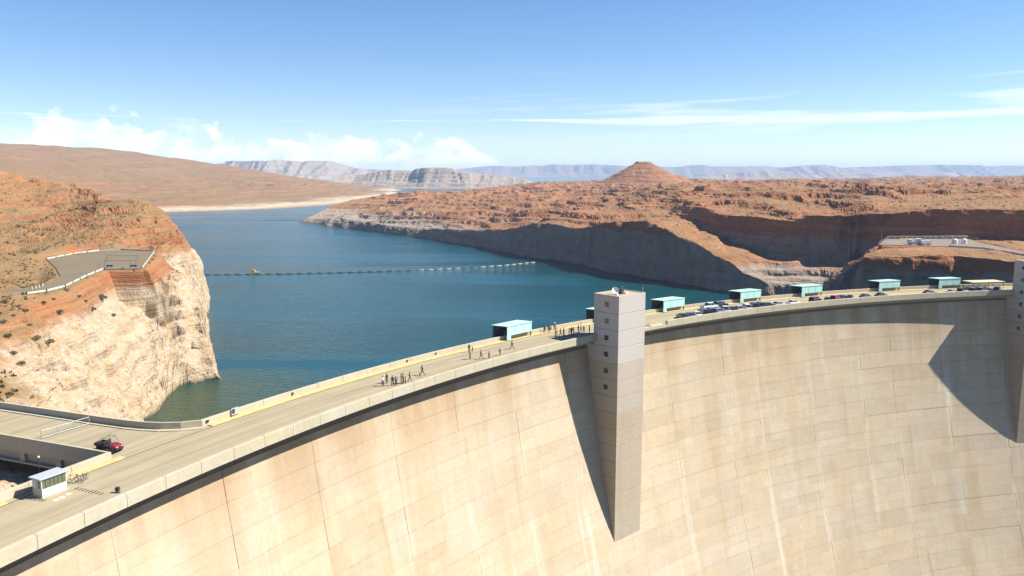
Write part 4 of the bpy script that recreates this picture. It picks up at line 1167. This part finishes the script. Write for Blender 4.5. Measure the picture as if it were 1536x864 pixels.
CARS = [(1023, 277.3, 62, 'sedan', 'black', 'black sedan leftmost of the parked row past the elevator tower'), (1034, 277.1, 62, 'sedan', 'grey', 'grey sedan second from the left in the parked row'),
        (1045, 276.9, 62, 'sedan', 'white', 'white sedan low beside the large navy suv'), (1055, 277.8, 62, 'suv', 'navy', 'large navy suv in the crowded left part of the parked row'),
        (1066, 277.6, 62, 'suv', 'navy', 'navy suv right beside another navy suv'), (1077, 277.3, 62, 'sedan', 'silver', 'silver sedan between navy suv and white pickup'), (1087.5, 277.0, 62, 'pickup', 'white', 'white pickup truck nosed to the outer parapet'),
        (1098, 277.2, 62, 'sedan', 'black', 'black sedan right of the white pickup'), (1108, 277.0, 62, 'sedan', 'silver', 'silver sedan below the shelter above the crowded cars'), (1119, 277.2, 62, 'suv', 'white', 'white suv next to the dark suvs under the shelter'),
        (1130, 277.8, 62, 'suv', 'black', 'black suv in front of shelter right of the white suv'), (1140, 277.6, 62, 'suv', 'grey', 'dark grey suv right of the black suv'), (1151, 277.2, 62, 'sedan', 'black', 'black sedan at the right end of the crowded group'),
        (1064, 283.6, -3, 'pickup', 'white', 'long white truck parked by the upstream kerb'), (1081, 284.0, 0, 'suv', 'black', 'black car parked behind the white truck at upstream kerb'),
        (1168, 276.6, 4, 'sedan', 'silver', 'silver sedan parked alone beside the outer parapet'), (1190, 276.8, 8, 'sedan', 'white', 'white sedan parked alone left of the maroon car'), (1223, 277.2, 14, 'suv', 'maroon', 'maroon suv in front of the fourth visible shelter'),
        (1241, 276.8, 40, 'sedan', 'grey', 'grey sedan between the maroon and red cars'), (1254, 277.0, 20, 'suv', 'red', 'dark red car right of shelter beside blue cars'), (1264, 277.8, 30, 'sedan', 'blue', 'blue sedan just behind the dark red car'), (1275, 277.2, 40, 'sedan', 'navy', 'navy sedan right of the blue sedan'),
        (1299, 276.9, 10, 'sedan', 'grey', 'dark grey sedan left of the fifth shelter'), (1322, 277.0, 10, 'sedan', 'black', 'black sedan in front of the fifth shelter'), (1395, 276.9, 6, 'sedan', 'navy', 'navy sedan alone left of the last shelter'),
        (1427, 276.8, 30, 'sedan', 'white', 'white sedan in front of the last shelter'), (1441, 277.2, 40, 'suv', 'black', 'black suv at the edge of the tower shadow'), (1459, 277.0, 40, 'suv', 'navy', 'navy suv parked in the tower shadow'), (1471, 277.0, 40, 'suv', 'grey', 'grey suv parked in the tower shadow'),
        (1483, 276.8, 40, 'sedan', 'silver', 'silver sedan parked in the tower shadow'), (1496, 277.0, 40, 'suv', 'black', 'black suv parked nearest the right tower')]
for c in CARS: place_car(*c)
for k, o in KIND.items():           # patterns no longer needed
    for n_ in [c for c in bpy.data.objects if c.parent and c.parent.parent == o] + children(o) + [o]: bpy.data.objects.remove(n_, do_unlink=True)
M_SAND = mat('sand_concrete', (.55, .47, .31), .85)
t = thing('shade_canopy', 'low tan canopy over the crest near the right tower', 'canopy', frame(theta_of(1478, 284, 2.2), 284.0, 0))
MB().box(-6.5, 5.5, -2.4, 2.6, 2.35, 2.55).build('roof', M_SAND, t)
for x in (-6.2, -.5, 5.0):
    for y in (-2.2, 2.3): MB().tube((x, y, 0), (x, y, 2.35), .08).build('post', M_DARK, t)

# ------------------------------------------------------------------ people
def make_body(pose):
    J = {'pel': (0, 0, .96), 'sp': (0, .01, 1.18), 'ch': (0, 0, 1.38), 'nk': (0, .0, 1.50), 'hd': (0, -.02, 1.60), 'tp': (0, -.01, 1.74)}
    sw = {'stand': .02, 'walk': .27, 'stride': .36}[pose]
    for s, k in ((-1, 'l'), (1, 'r')):
        d = s * sw
        J['hip' + k] = (s * .095, 0, .92); J['kn' + k] = (s * .11, -.5 * d - (.05 if d < 0 else 0) * 0, .50); J['an' + k] = (s * .11, -d + (.0 if d > 0 else .06), .09 if d >= 0 else .13); J['to' + k] = (s * .13, -d - .16, .04 if d >= 0 else .05)
        J['sh' + k] = (s * .18, 0, 1.42); J['el' + k] = (s * .25, .04 + d * .45, 1.14); J['wr' + k] = (s * .25, d * .7 - .06, .92); J['ha' + k] = (s * .245, d * .72 - .10, .82)
    Rd = {'pel': (.15, .11), 'sp': (.135, .10), 'ch': (.165, .115), 'nk': (.055, .055), 'hd': (.085, .10), 'tp': (.06, .075), 'hip': (.085, .09), 'kn': (.068, .072), 'an': (.052, .055), 'to': (.042, .03), 'sh': (.058, .06), 'el': (.043, .043), 'wr': (.030, .030), 'ha': (.03, .022)}
    names = list(J); ix = {n: i for i, n in enumerate(names)}
    E = [('pel', 'sp'), ('sp', 'ch'), ('ch', 'nk'), ('nk', 'hd'), ('hd', 'tp')]
    for k in 'lr': E += [('pel', 'hip' + k), ('hip' + k, 'kn' + k), ('kn' + k, 'an' + k), ('an' + k, 'to' + k), ('ch', 'sh' + k), ('sh' + k, 'el' + k), ('el' + k, 'wr' + k), ('wr' + k, 'ha' + k)]
    me = bpy.data.meshes.new('figure'); me.from_pydata([J[n] for n in names], [(ix[a], ix[b_]) for a, b_ in E], [])
    o = bpy.data.objects.new('figure', me); COL.objects.link(o)
    sk = o.modifiers.new('skin', 'SKIN'); sk.use_smooth_shade = True
    for i, n in enumerate(names):
        v = me.skin_vertices[0].data[i]; v.radius = Rd.get(n) or Rd[n[:-1]]; v.use_root = (n == 'pel')
    sb = o.modifiers.new('sub', 'SUBSURF'); sb.levels = 1; sb.render_levels = 1
    dg = bpy.context.evaluated_depsgraph_get(); ev = o.evaluated_get(dg); m2 = bpy.data.meshes.new_from_object(ev)
    bpy.data.objects.remove(o, do_unlink=True)
    m2.materials.clear()
    for m_ in (M_SKIN, M_WHITE, M_DARK, M_BLACK): m2.materials.append(m_)
    zmin = min(v.co.z for v in m2.vertices)
    for v in m2.vertices: v.co.z -= zmin
    for p_ in m2.polygons:
        c = p_.center; arm = abs(c.x) > .205
        if c.z < .11: k = 3
        elif arm and c.z < 1.14 and c.z > .6: k = 0
        elif c.z < .99: k = 2
        elif c.z < 1.475: k = 1
        else: k = 0
        p_.material_index = k; p_.use_smooth = True
    m2.name = 'figure_' + pose; return m2

M_SKIN = mat('skin', (.36, .20, .13), .55, var=.06)
BODY = {k: make_body(k) for k in ('stand', 'walk', 'stride')}
hair = MB(); hair.ball((0, .012, 1.665), .098, .112, .10, 12, 8)
hair.v = [(x, y, max(z, 1.60 + (0.06 if y < -.03 else -.03))) for x, y, z in hair.v]
HAIR = hair.mesh('hair', [M_BLACK], True)
hat = MB(); hat.tube((0, 0, 1.70), (0, 0, 1.71), .19, 14); hat.ball((0, 0, 1.71), .10, .11, .10, 12, 6); HATM = hat.mesh('sun_hat', [M_WHITE], True)
pk = MB().box(-.15, .15, .10, .27, 1.08, 1.45); PACK = pk.mesh('backpack', [M_DARK])
CL = {'white': (.72, .71, .68), 'black': (.02, .02, .022), 'navy': (.02, .03, .08), 'grey': (.16, .16, .17), 'red': (.36, .02, .02), 'yellow': (.60, .40, .04), 'green': (.06, .12, .05), 'tan': (.34, .26, .16), 'brown': (.07, .045, .03), 'blue': (.05, .10, .26)}
M_CL = {k: mat('cloth_' + k, v, .85, var=.1, scale=8) for k, v in CL.items()}


def person(px, py, pose, turn, shirt, trousers, lab, scale=1.0, extra=None, z=0.0):
    x, y = pix(px, py, z)
    t = thing('person', lab, 'person', Matrix.Translation((x, y, z + .006)) @ Matrix.Rotation(R(turn), 4, 'Z') @ Matrix.Diagonal((scale * 1.22, scale * 1.22, scale * 1.06, 1)), 'visitors on the dam crest')
    b_ = link('body', BODY[pose], t)
    for i, m_ in ((1, M_CL[shirt]), (2, M_CL[trousers])): b_.material_slots[i].link = 'OBJECT'; b_.material_slots[i].material = m_
    if 'hat' in (extra or ''): h = link('sun_hat', HATM, t)
    else: link('hair', HAIR, t)
    if 'pack' in (extra or ''): link('backpack', PACK, t)
    return t

W = 'person '
PEOPLE = [
    (574.2, 579.4, 'stand', 60, 'white', 'navy', 'person in white shirt at the left end of the left group', 1.03), (580.2, 575, 'stand', -120, 'black', 'brown', 'person in black standing behind the white shirted one in left group', 1.0),
    (588.8, 578.6, 'stand', 30, 'navy', 'black', 'person in navy third along in the left group', 1.02), (594, 578.4, 'stand', 200, 'grey', 'black', 'person in grey top beside the navy one in left group', .95),
    (602, 576, 'stand', 100, 'black', 'grey', 'person in black beside the yellow top in left group', 1.05), (604.8, 574.8, 'stand', -60, 'yellow', 'black', 'person in yellow top within the left group', 1.0), (608, 575.4, 'stand', 80, 'brown', 'black', 'short person in brown right of the yellow top', .72),
    (614.7, 572.6, 'walk', 100, 'grey', 'brown', 'person in dark grey at the right end of the left group', 1.0), (633.4, 563.4, 'stride', 100, 'black', 'navy', 'tall person in black striding alone right of the left group', 1.1), (629.6, 566.2, 'stand', 30, 'green', 'grey', 'small child in green beside the striding person', .5),
    (705, 539.2, 'stand', 70, 'brown', 'black', 'person in brown on the left of the mid road pair', 1.0), (721.7, 538.6, 'walk', 90, 'red', 'black', 'person in dull red walking on the right of mid road pair', 1.05), (703.8, 528.8, 'stand', 20, 'navy', 'navy', 'person in navy by the yellow kerb at mid road', 1.0), (708.7, 528, 'stand', 0, 'grey', 'grey', 'small child in grey by the yellow kerb', .62),
    (733.7, 537.6, 'stand', 40, 'tan', 'brown', 'slim person in tan close to the outer parapet at mid road', .85), (749.9, 533, 'stand', 140, 'green', 'tan', 'person in green close to the outer parapet below the first shelter', .8), (768, 523.8, 'stride', 90, 'black', 'black', 'person in black striding across the road below the first shelter', 1.08),
    (817, 499.6, 'stand', 180, 'brown', 'brown', 'person in brown at the parapet just right of the first shelter', 1.0), (823, 498.8, 'stand', 170, 'red', 'navy', 'person in dark red leaning at the upstream parapet', 1.05), (832, 496.6, 'stand', 150, 'tan', 'tan', 'person in tan and white hat at the upstream parapet', 1.1),
    (833.2, 505.4, 'stand', 90, 'black', 'black', 'heavy set person in black at the left end of the tower group', 1.1), (835.4, 505.2, 'stand', -90, 'red', 'black', 'person in red top at left end of the tower group', 1.0), (840.7, 504, 'walk', 100, 'grey', 'black', 'slim person in grey walking in the tower group', 1.0), (845.6, 504.4, 'stand', 60, 'black', 'navy', 'tall person in black fourth in the tower group', 1.1),
    (853.6, 502.8, 'stand', 80, 'brown', 'black', 'slim person in brown at the centre of the tower group', .95), (857, 503, 'stand', -40, 'black', 'black', 'person in black with backpack at centre of tower group', 1.1), (860.6, 502.8, 'stand', 90, 'navy', 'black', 'person in navy close right of the backpack wearer', 1.08),
    (867.6, 499.4, 'stand', 50, 'black', 'grey', 'person in black and grey right of the tower group centre', 1.05), (871.4, 498.8, 'walk', 90, 'grey', 'black', 'person in grey walking near the elevator tower', 1.0), (875.8, 498.6, 'stand', 0, 'tan', 'black', 'slim person in tan near the elevator tower', .9), (884, 501, 'stand', 90, 'red', 'black', 'person in bright red jacket closest to the elevator tower', 1.15)]
for k, p_ in enumerate(PEOPLE):
    ex = 'hat' if 'white hat' in p_[6] else ('pack' if 'backpack at' in p_[6] else None)
    person(*p_[:7], scale=p_[7], extra=ex)

# ------------------------------------------------------------------ float boom and work raft
bm_ = [pix(*q, LAKE_Z) for q in ((306, 412), (380, 411.5), (460, 410), (560, 407.5), (640, 405), (700, 402), (760, 398), (825, 391))]
seg = [0]
for a, b_ in zip(bm_[:-1], bm_[1:]): seg.append(seg[-1] + math.hypot(b_[0] - a[0], b_[1] - a[1]))
boom = thing('float_boom', 'long line of linked floats strung across the lake', 'boom', Matrix.Translation((bm_[0][0], bm_[0][1], LAKE_Z)))
FL = MB(); FL.tube((-2.7, 0, .12), (2.7, 0, .12), .32, 10); FLM = FL.mesh('float', [mat('boom_float_grey', (.10, .11, .075), .7, var=.25, scale=1.0)], True)
FL2M = MB().tube((-2.7, 0, .14), (2.7, 0, .14), .32, 10).mesh('float', [mat('boom_float_pale', (.42, .40, .30), .7, var=.2)], True)
def along(s): return float(np.interp(s, seg, [q[0] for q in bm_])), float(np.interp(s, seg, [q[1] for q in bm_]))
s = 3.0; rope = []
while s < seg[-1]:
    x, y = along(s); x2, y2 = along(s + 1); fr_ = s / seg[-1]
    link('float', FL2M if (fr_ > .55 and random.random() < .75) else FLM, boom, Matrix.Translation((x - bm_[0][0], y - bm_[0][1], 0)) @ Matrix.Rotation(math.atan2(y2 - y, x2 - x), 4, 'Z'))
    rope.append((x - bm_[0][0], y - bm_[0][1], .1)); s += 7.0
MB().path(rope, .06, 5).build('cable', M_DARK, boom)
x, y = pix(382, 409.5, LAKE_Z); ry = mat('raft_yellow', (.62, .45, .16), .6)
t = thing('work_raft', 'tan work raft with a small cabin moored beside the float boom', 'raft', Matrix.Translation((x, y, LAKE_Z)) @ Matrix.Rotation(R(5), 4, 'Z'))
MB().prism([(-3.2, .1), (3.0, .1), (3.6, .7), (-3.4, .7)], -1.3, 1.3).build('hull', ry, t)
bevel(MB().box(-1.9, .3, -.9, .9, .705, 2.3).build('cabin', ry, t), .06)
MB().box(-1.5, -.1, -.93, -.9, 1.4, 2.0).build('window', M_GLASS, t)
MB().path([(1.0, -1.1, .7), (1.0, -1.1, 1.5), (3.1, -.9, 1.5), (3.1, -.9, .7)], .05).path([(1.0, 1.1, .7), (1.0, 1.1, 1.5), (3.1, .9, 1.5), (3.1, .9, .7)], .05).build('railing', ry, t)

# ------------------------------------------------------------------ lookout lot on the left bank
n = len(LOT)
struct(MB().add([(x, y, LOT_Z) for x, y in LOT] + [(x, y, LOT_Z - .5) for x, y in LOT], [tuple(range(n))] + [(i, n + i, n + (i + 1) % n, (i + 1) % n) for i in range(n)]).build('parking_lot', M_LOT), 'olive grey asphalt lookout lot on the left bank')
M_RAIL = mat('rail_white', (.55, .55, .52), .5)


def guard(name, lab, pts, h=.5):
    t = thing(name, lab, 'guard rail', Matrix.Translation((pts[0][0], pts[0][1], LOT_Z - .1)))
    o_ = Vector((pts[0][0], pts[0][1], 0))
    for a, b_ in zip(pts[:-1], pts[1:]):
        a = Vector((a[0], a[1], 0)) - o_; b_ = Vector((b_[0], b_[1], 0)) - o_; L = (b_ - a).length; m_ = max(1, round(L / 7.5)); d = (b_ - a) / m_
        for i in range(m_):
            p_ = a + d * i; q_ = a + d * (i + 1) - d.normalized() * .25
            wall(MB(), p_, q_, 1, .18, .1, h + .1).build('rail', M_RAIL, t); MB().box(p_.x - .12, p_.x + .12, p_.y - .12, p_.y + .12, 0, h + .2).build('post', M_DARK, t)
    return t
LP = lambda *q: [pix(a, b_, LOT_Z) for a, b_ in q]
guard('guard_rail', 'white guard rail along the outer bend of the lookout road', LP((-20, 443), (40, 441), (70, 437), (98, 430), (130, 414), (155, 404)))
guard('guard_rail', 'white guard rail along the far edge of the lookout lot', LP((70, 389), (110, 381), (150, 376), (182, 375), (230, 377)))
guard('guard_rail', 'white guard rail at the right end of the lookout lot', LP((231, 378), (213, 402)))
guard('guard_rail', 'white guard rail at the near edge of the lookout lot', LP((157, 404), (211, 403)))
mb_ = mat('bench_blue', (.03, .07, .22), .5)
for k, (px, lab) in enumerate(((164, 'blue bench at the left of the lookout lot near edge'), (200, 'blue bench at the right of the lookout lot near edge'))):
    x, y = pix(px, 401.5, LOT_Z); t = thing('bench', lab, 'bench', Matrix.Translation((x, y, LOT_Z)), 'benches at the lookout')
    MB().box(-1.1, 1.1, -.25, .25, .42, .5).build('seat', mb_, t); MB().box(-1.1, 1.1, .22, .3, .5, .95).build('backrest', mb_, t)
    for xx in (-.9, .8): MB().box(xx, xx + .1, -.2, .2, 0, .42).build('leg', M_DARK, t)
c4 = [Vector(pix(a, b_, LOT_Z)) for a, b_ in ((157, 402), (204, 402), (207, 394), (160, 394))]
t = thing('pergola', 'thin open shade frame standing over the lookout lot benches', 'pergola', Matrix.Translation((c4[0].x, c4[0].y, LOT_Z)))
tops = [Vector((v.x - c4[0].x, v.y - c4[0].y, 2.6)) for v in c4]
for v in tops: MB().tube((v.x, v.y, 0), v, .05).build('post', M_DARK, t)
fr2 = MB()
for i in range(4): fr2.tube(tops[i], tops[(i + 1) % 4], .05)
fr2.build('top_frame', M_DARK, t)
x, y = pix(113, 379, LOT_Z)
t = thing('sign', 'small pale sign on a post behind the lookout rail', 'sign', Matrix.Translation((x, y + 3, ground_left(x, y + 3))))
MB().tube((0, 0, -.2), (0, 0, 2.2), .06).build('post', M_DARK, t); MB().box(-.6, .6, -.05, .05, 1.2, 2.3).build('board', M_WHITE, t)
for k, (px, py) in enumerate(((48, 434), (54, 432.5), (59, 431.5), (64, 430))):
    x, y = pix(px, py, LOT_Z); t = thing('bollard', 'white bollard number %s from the left beside the lookout road' % ('first', 'second', 'third', 'fourth')[k], 'bollard', Matrix.Translation((x, y, LOT_Z)), 'bollards by the lookout road')
    t['label'] = ('leftmost', 'second from left', 'third from left', 'rightmost')[k] + ' of the four white bollards beside the lookout road'
    MB().tube((0, 0, -.1), (0, 0, .9), .12, 8).build('post', M_WHITE, t); MB().ball((0, 0, .9), .12, .12, .08, 8, 4).build('cap', M_WHITE, t)

# ------------------------------------------------------------------ service terrace on the right bank
TZ = 4.0
n = len(TERR)
struct(MB().add([(x, y, TZ) for x, y in TERR] + [(x, y, TZ - .6) for x, y in TERR], [tuple(range(n))] + [(i, n + i, n + (i + 1) % n, (i + 1) % n) for i in range(n)]).build('service_yard', mat('yard_dirt', (.20, .155, .11), .9, var=.25, scale=.2)), 'level service yard cut into the right bank cliff')
for k, (px, lab) in enumerate(((1432, 'white round tank on the service yard, left of two'), (1446, 'white round tank on the service yard, right of two'))):
    x, y = pix(px, 365.5, TZ); t = thing('tank', lab, 'tank', Matrix.Translation((x, y, TZ)), 'tanks on the service yard')
    MB().tube((0, 0, 0), (0, 0, 1.6), 1.3, 18).build('shell', M_WHITE, t, False); MB().ball((0, 0, 1.6), 1.3, 1.3, .9, 18, 8).build('dome', M_WHITE, t, True); MB().box(-1.5, 1.5, -1.5, 1.5, -.1, .001).build('base', M_PARA, t)
x, y = pix(1372, 367, TZ)
t = thing('service_truck', 'white service truck with a raised box body on the yard', 'truck', Matrix.Translation((x, y, TZ)) @ Matrix.Rotation(R(172), 4, 'Z'))
MB().box(-3.0, 3.0, -.9, .9, .55, .8).build('chassis', M_DARK, t); bevel(MB().prism([(1.5, .8), (3.1, .8), (3.15, 1.5), (2.6, 2.5), (1.5, 2.6)], -1.05, 1.05).build('cab', M_WHITE, t), .05)
MB().box(2.75, 3.0, -.9, .9, 1.6, 2.2, Matrix.Rotation(R(0), 4, 'Y')).build('windscreen', M_GLASS, t)
MB().box(-3.1, 1.3, -1.1, 1.1, .81, 1.5).box(-3.1, -.2, -1.0, 1.0, 1.5, 2.9).build('box_body', M_WHITE, t)
for xx in (-2.0, 2.1):
    for yy in (-.9, .9): wheel(t, xx, yy, .45, .3)
x, y = pix(1381, 367.3, TZ); o = copy_tree(tree_of(t)); o.matrix_local = Matrix.Translation((x + 1.5, y - 1.5, TZ)) @ Matrix.Rotation(R(185), 4, 'Z') @ Matrix.Scale(.8, 4); o['label'] = 'smaller white service truck parked beside the larger one on yard'
o['group'] = t['group'] = 'service trucks'
x, y = pix(1322, 361, TZ); t = thing('mast', 'thin lattice mast at the left end of the service yard', 'mast', Matrix.Translation((x, y, TZ)))
MB().tube((0, 0, 0), (0, 0, 6.5), .07).build('pole', M_STEEL, t); MB().box(-.3, .3, -.3, .3, 0, .5).build('base', M_PARA, t); MB().tube((-.5, 0, 6.2), (.5, 0, 6.2), .04).build('crossarm', M_STEEL, t)
ff = [pix(a, b_, TZ) for a, b_ in ((1318, 368), (1332, 358.6), (1452, 358), (1470, 361))]
t = thing('yard_fence', 'pale mesh fence round the back of the service yard', 'fence', Matrix.Translation((ff[0][0], ff[0][1], TZ)))
for a, b_ in zip(ff[:-1], ff[1:]):
    a = Vector((a[0] - ff[0][0], a[1] - ff[0][1], 0)); b_ = Vector((b_[0] - ff[0][0], b_[1] - ff[0][1], 0)); m_ = max(1, int((b_ - a).length / 3)); d = (b_ - a) / m_
    for i in range(m_):
        p_ = a + d * i; MB().tube((p_.x, p_.y, 0), (p_.x, p_.y, 1.5), .04, 5).build('post', M_STEEL, t)
        for z in (.5, 1.0, 1.45): MB().tube((p_.x, p_.y, z), (p_.x + d.x, p_.y + d.y, z), .022, 4).build('rail', M_STEEL, t)
rr = [pix(a, b_, TZ) for a, b_ in ((1424, 369.5), (1476, 372.7), (1536, 382.6), (1600, 392.6))]
_lz = LOT_Z; LOT_Z = TZ
guard('guard_rail', 'pale guard rail along the service road leaving the right bank yard', rr)
LOT_Z = _lz

# ------------------------------------------------------------------ desert shrubs
def shrub_mesh(seed, hue):
    rnd = random.Random(seed); b = MB()
    for i in range(170):
        a = rnd.uniform(0, 6.283); r = rnd.random() ** .6; e = rnd.random()
        c = Vector((math.cos(a) * r * .95, math.sin(a) * r * .95, .12 + e * .85 * (1.05 - .55 * r * r)))
        q = Vector((rnd.uniform(-1, 1), rnd.uniform(-1, 1), rnd.uniform(-.3, 1))).to_track_quat('Z', 'Y'); s_ = rnd.uniform(.10, .2)
        b.add([c + q @ Vector(v) for v in ((-s_, -s_ * .5, 0), (s_, -s_ * .4, 0), (s_ * .2, s_, .03))], [(0, 1, 2)])
    m = mat('shrub_%d' % hue, [(.10, .10, .045), (.17, .145, .07), (.075, .08, .035)][hue], .9, var=.35, scale=3)
    return b.mesh('foliage', [m])
ws = MB()
for i in range(5): a = i * 1.26; ws.tube((0, 0, -.2), (math.cos(a) * .45, math.sin(a) * .45, .6), .035, 5, .012)
STEM = ws.mesh('stems', [mat('shrub_wood', (.12, .08, .05), .9)])
SHM = [shrub_mesh(i, i % 3) for i in range(6)]
SHR = [(32, 548, 1.2), (75, 516, 1.5), (12, 508, 1.2), (38, 470, 1.1), (8, 455, 1.4), (152, 452, 2.3), (138, 467, 1.6), (100, 438, 1.1), (90, 473, 1.2), (20, 532, 1.2), (55, 509, 1.3), (66, 458, 1.0), (14, 595, 1.0), (45, 490, .9), (118, 446, 1.0), (170, 476, 1.2), (5, 485, 1.0), (128, 455, .9), (28, 460, .8), (60, 535, .9), (80, 450, .8), (20, 475, .8)]
ORD = 'first second third fourth fifth sixth seventh eighth ninth tenth eleventh twelfth thirteenth fourteenth fifteenth sixteenth seventeenth eighteenth nineteenth twentieth'.split() + ['twenty first', 'twenty second', 'twenty third']
for k, (px, py, s_) in enumerate(SHR):
    # walk down the pixel's ray until it meets the slope
    hit = None
    for Yd in np.arange(115, 330, .8):
        q = pixd(px, py, Yd)
        if ground_left(q[0], q[1]) > q[2]: hit = q; break
    if not hit: continue
    rk = sorted(range(len(SHR)), key=lambda i: SHR[i][0]).index(k)
    t = thing('desert_shrub', '', 'shrub', Matrix.Translation((hit[0], hit[1], ground_left(hit[0], hit[1]) - .05)) @ Matrix.Rotation(k * 1.3, 4, 'Z') @ Matrix.Scale(s_ * .78, 4), 'low desert shrubs on the slope below the lookout lot')
    t['label'] = '%s low green shrub from the left on the slope below the lookout lot' % ORD[rk]
    link('foliage', SHM[k % 6], t); link('stems', STEM, t)

# dry tufts too many to count
def tufts(name, lab, xs, ys, zs_, size, m, n=7):
    rng = np.random.default_rng(4); N = len(xs); V = np.zeros((N, n * 3, 3))
    for j in range(n):
        a = rng.uniform(0, 6.283, N); r = rng.uniform(0, .7, N) * size; c = np.stack([xs + np.cos(a) * r, ys + np.sin(a) * r, zs_ + rng.uniform(0, .35, N) * size], 1)
        b2 = rng.uniform(0, 6.283, N); e = size * rng.uniform(.25, .5, N)
        V[:, j * 3] = c + np.stack([np.cos(b2) * e, np.sin(b2) * e, 0 * e], 1); V[:, j * 3 + 1] = c - np.stack([np.cos(b2) * e, np.sin(b2) * e, 0 * e], 1); V[:, j * 3 + 2] = c + np.stack([0 * e, 0 * e, e * 1.3], 1)
    V = V.reshape(-1, 3); me = bpy.data.meshes.new(name); me.from_pydata(V.tolist(), [], np.arange(len(V)).reshape(-1, 3).tolist()); me.materials.append(m); me.update()
    o = link(name, me); o['kind'] = 'stuff'; o['label'] = lab; return o


def scatter(hf, xs, ys, zlo, zmax_slope, avoid=None):
    z = hf(xs[None], ys[None], False)[0]; zx = hf(xs[None] + .8, ys[None], False)[0]; zy = hf(xs[None], ys[None] + .8, False)[0]
    ok = (z > zlo) & (np.hypot(zx - z, zy - z) < zmax_slope * .8)
    if avoid is not None: ok &= sdist(xs, ys, avoid) < -1
    return xs[ok], ys[ok], z[ok]

rng = np.random.default_rng(11)
xs, ys, zz = scatter(h_left, rng.uniform(-230, -80, 5000), rng.uniform(120, 420, 5000), -3, .55, LOT)
tufts('dry_scrub', 'sparse dry tufts over the left bank slope', xs, ys, zz, rng.uniform(.35, .95, len(xs)), mat('dry_tuft', (.16, .14, .06), .95, var=.4, scale=.15))
a_ = np.radians(rng.uniform(-8, 38, 5000)); r_ = rng.uniform(430, 1400, 5000)
xs, ys, zz = scatter(h_right, r_ * np.sin(a_), r_ * np.cos(a_), -8, .4, TERR)
tufts('sage_scrub', 'sparse sage scrub over the right plateau', xs, ys, zz, rng.uniform(.35, 1.2, len(xs)), mat('sage_tuft', (.16, .14, .075), .95, var=.4, scale=.1), 6)

# @@OBJEND
# ------------------------------------------------------------------ haze
hz = MB().box(-17500, 17500, -17500, 17500, -125, 230)
m = bpy.data.materials.new('haze'); m.use_nodes = True; t = NT(m.node_tree); t.n.clear()
pv = t.new('ShaderNodeVolumePrincipled', {'Color': (0.56, 0.74, 1.0, 1), 'Density': 7.0e-5, 'Anisotropy': 0.0})
t.l.new(pv.outputs[0], t.new('ShaderNodeOutputMaterial').inputs['Volume'])
ho = hz.build('haze', m); ho['kind'] = 'stuff'; ho['label'] = 'thin blue haze over the far mesas'
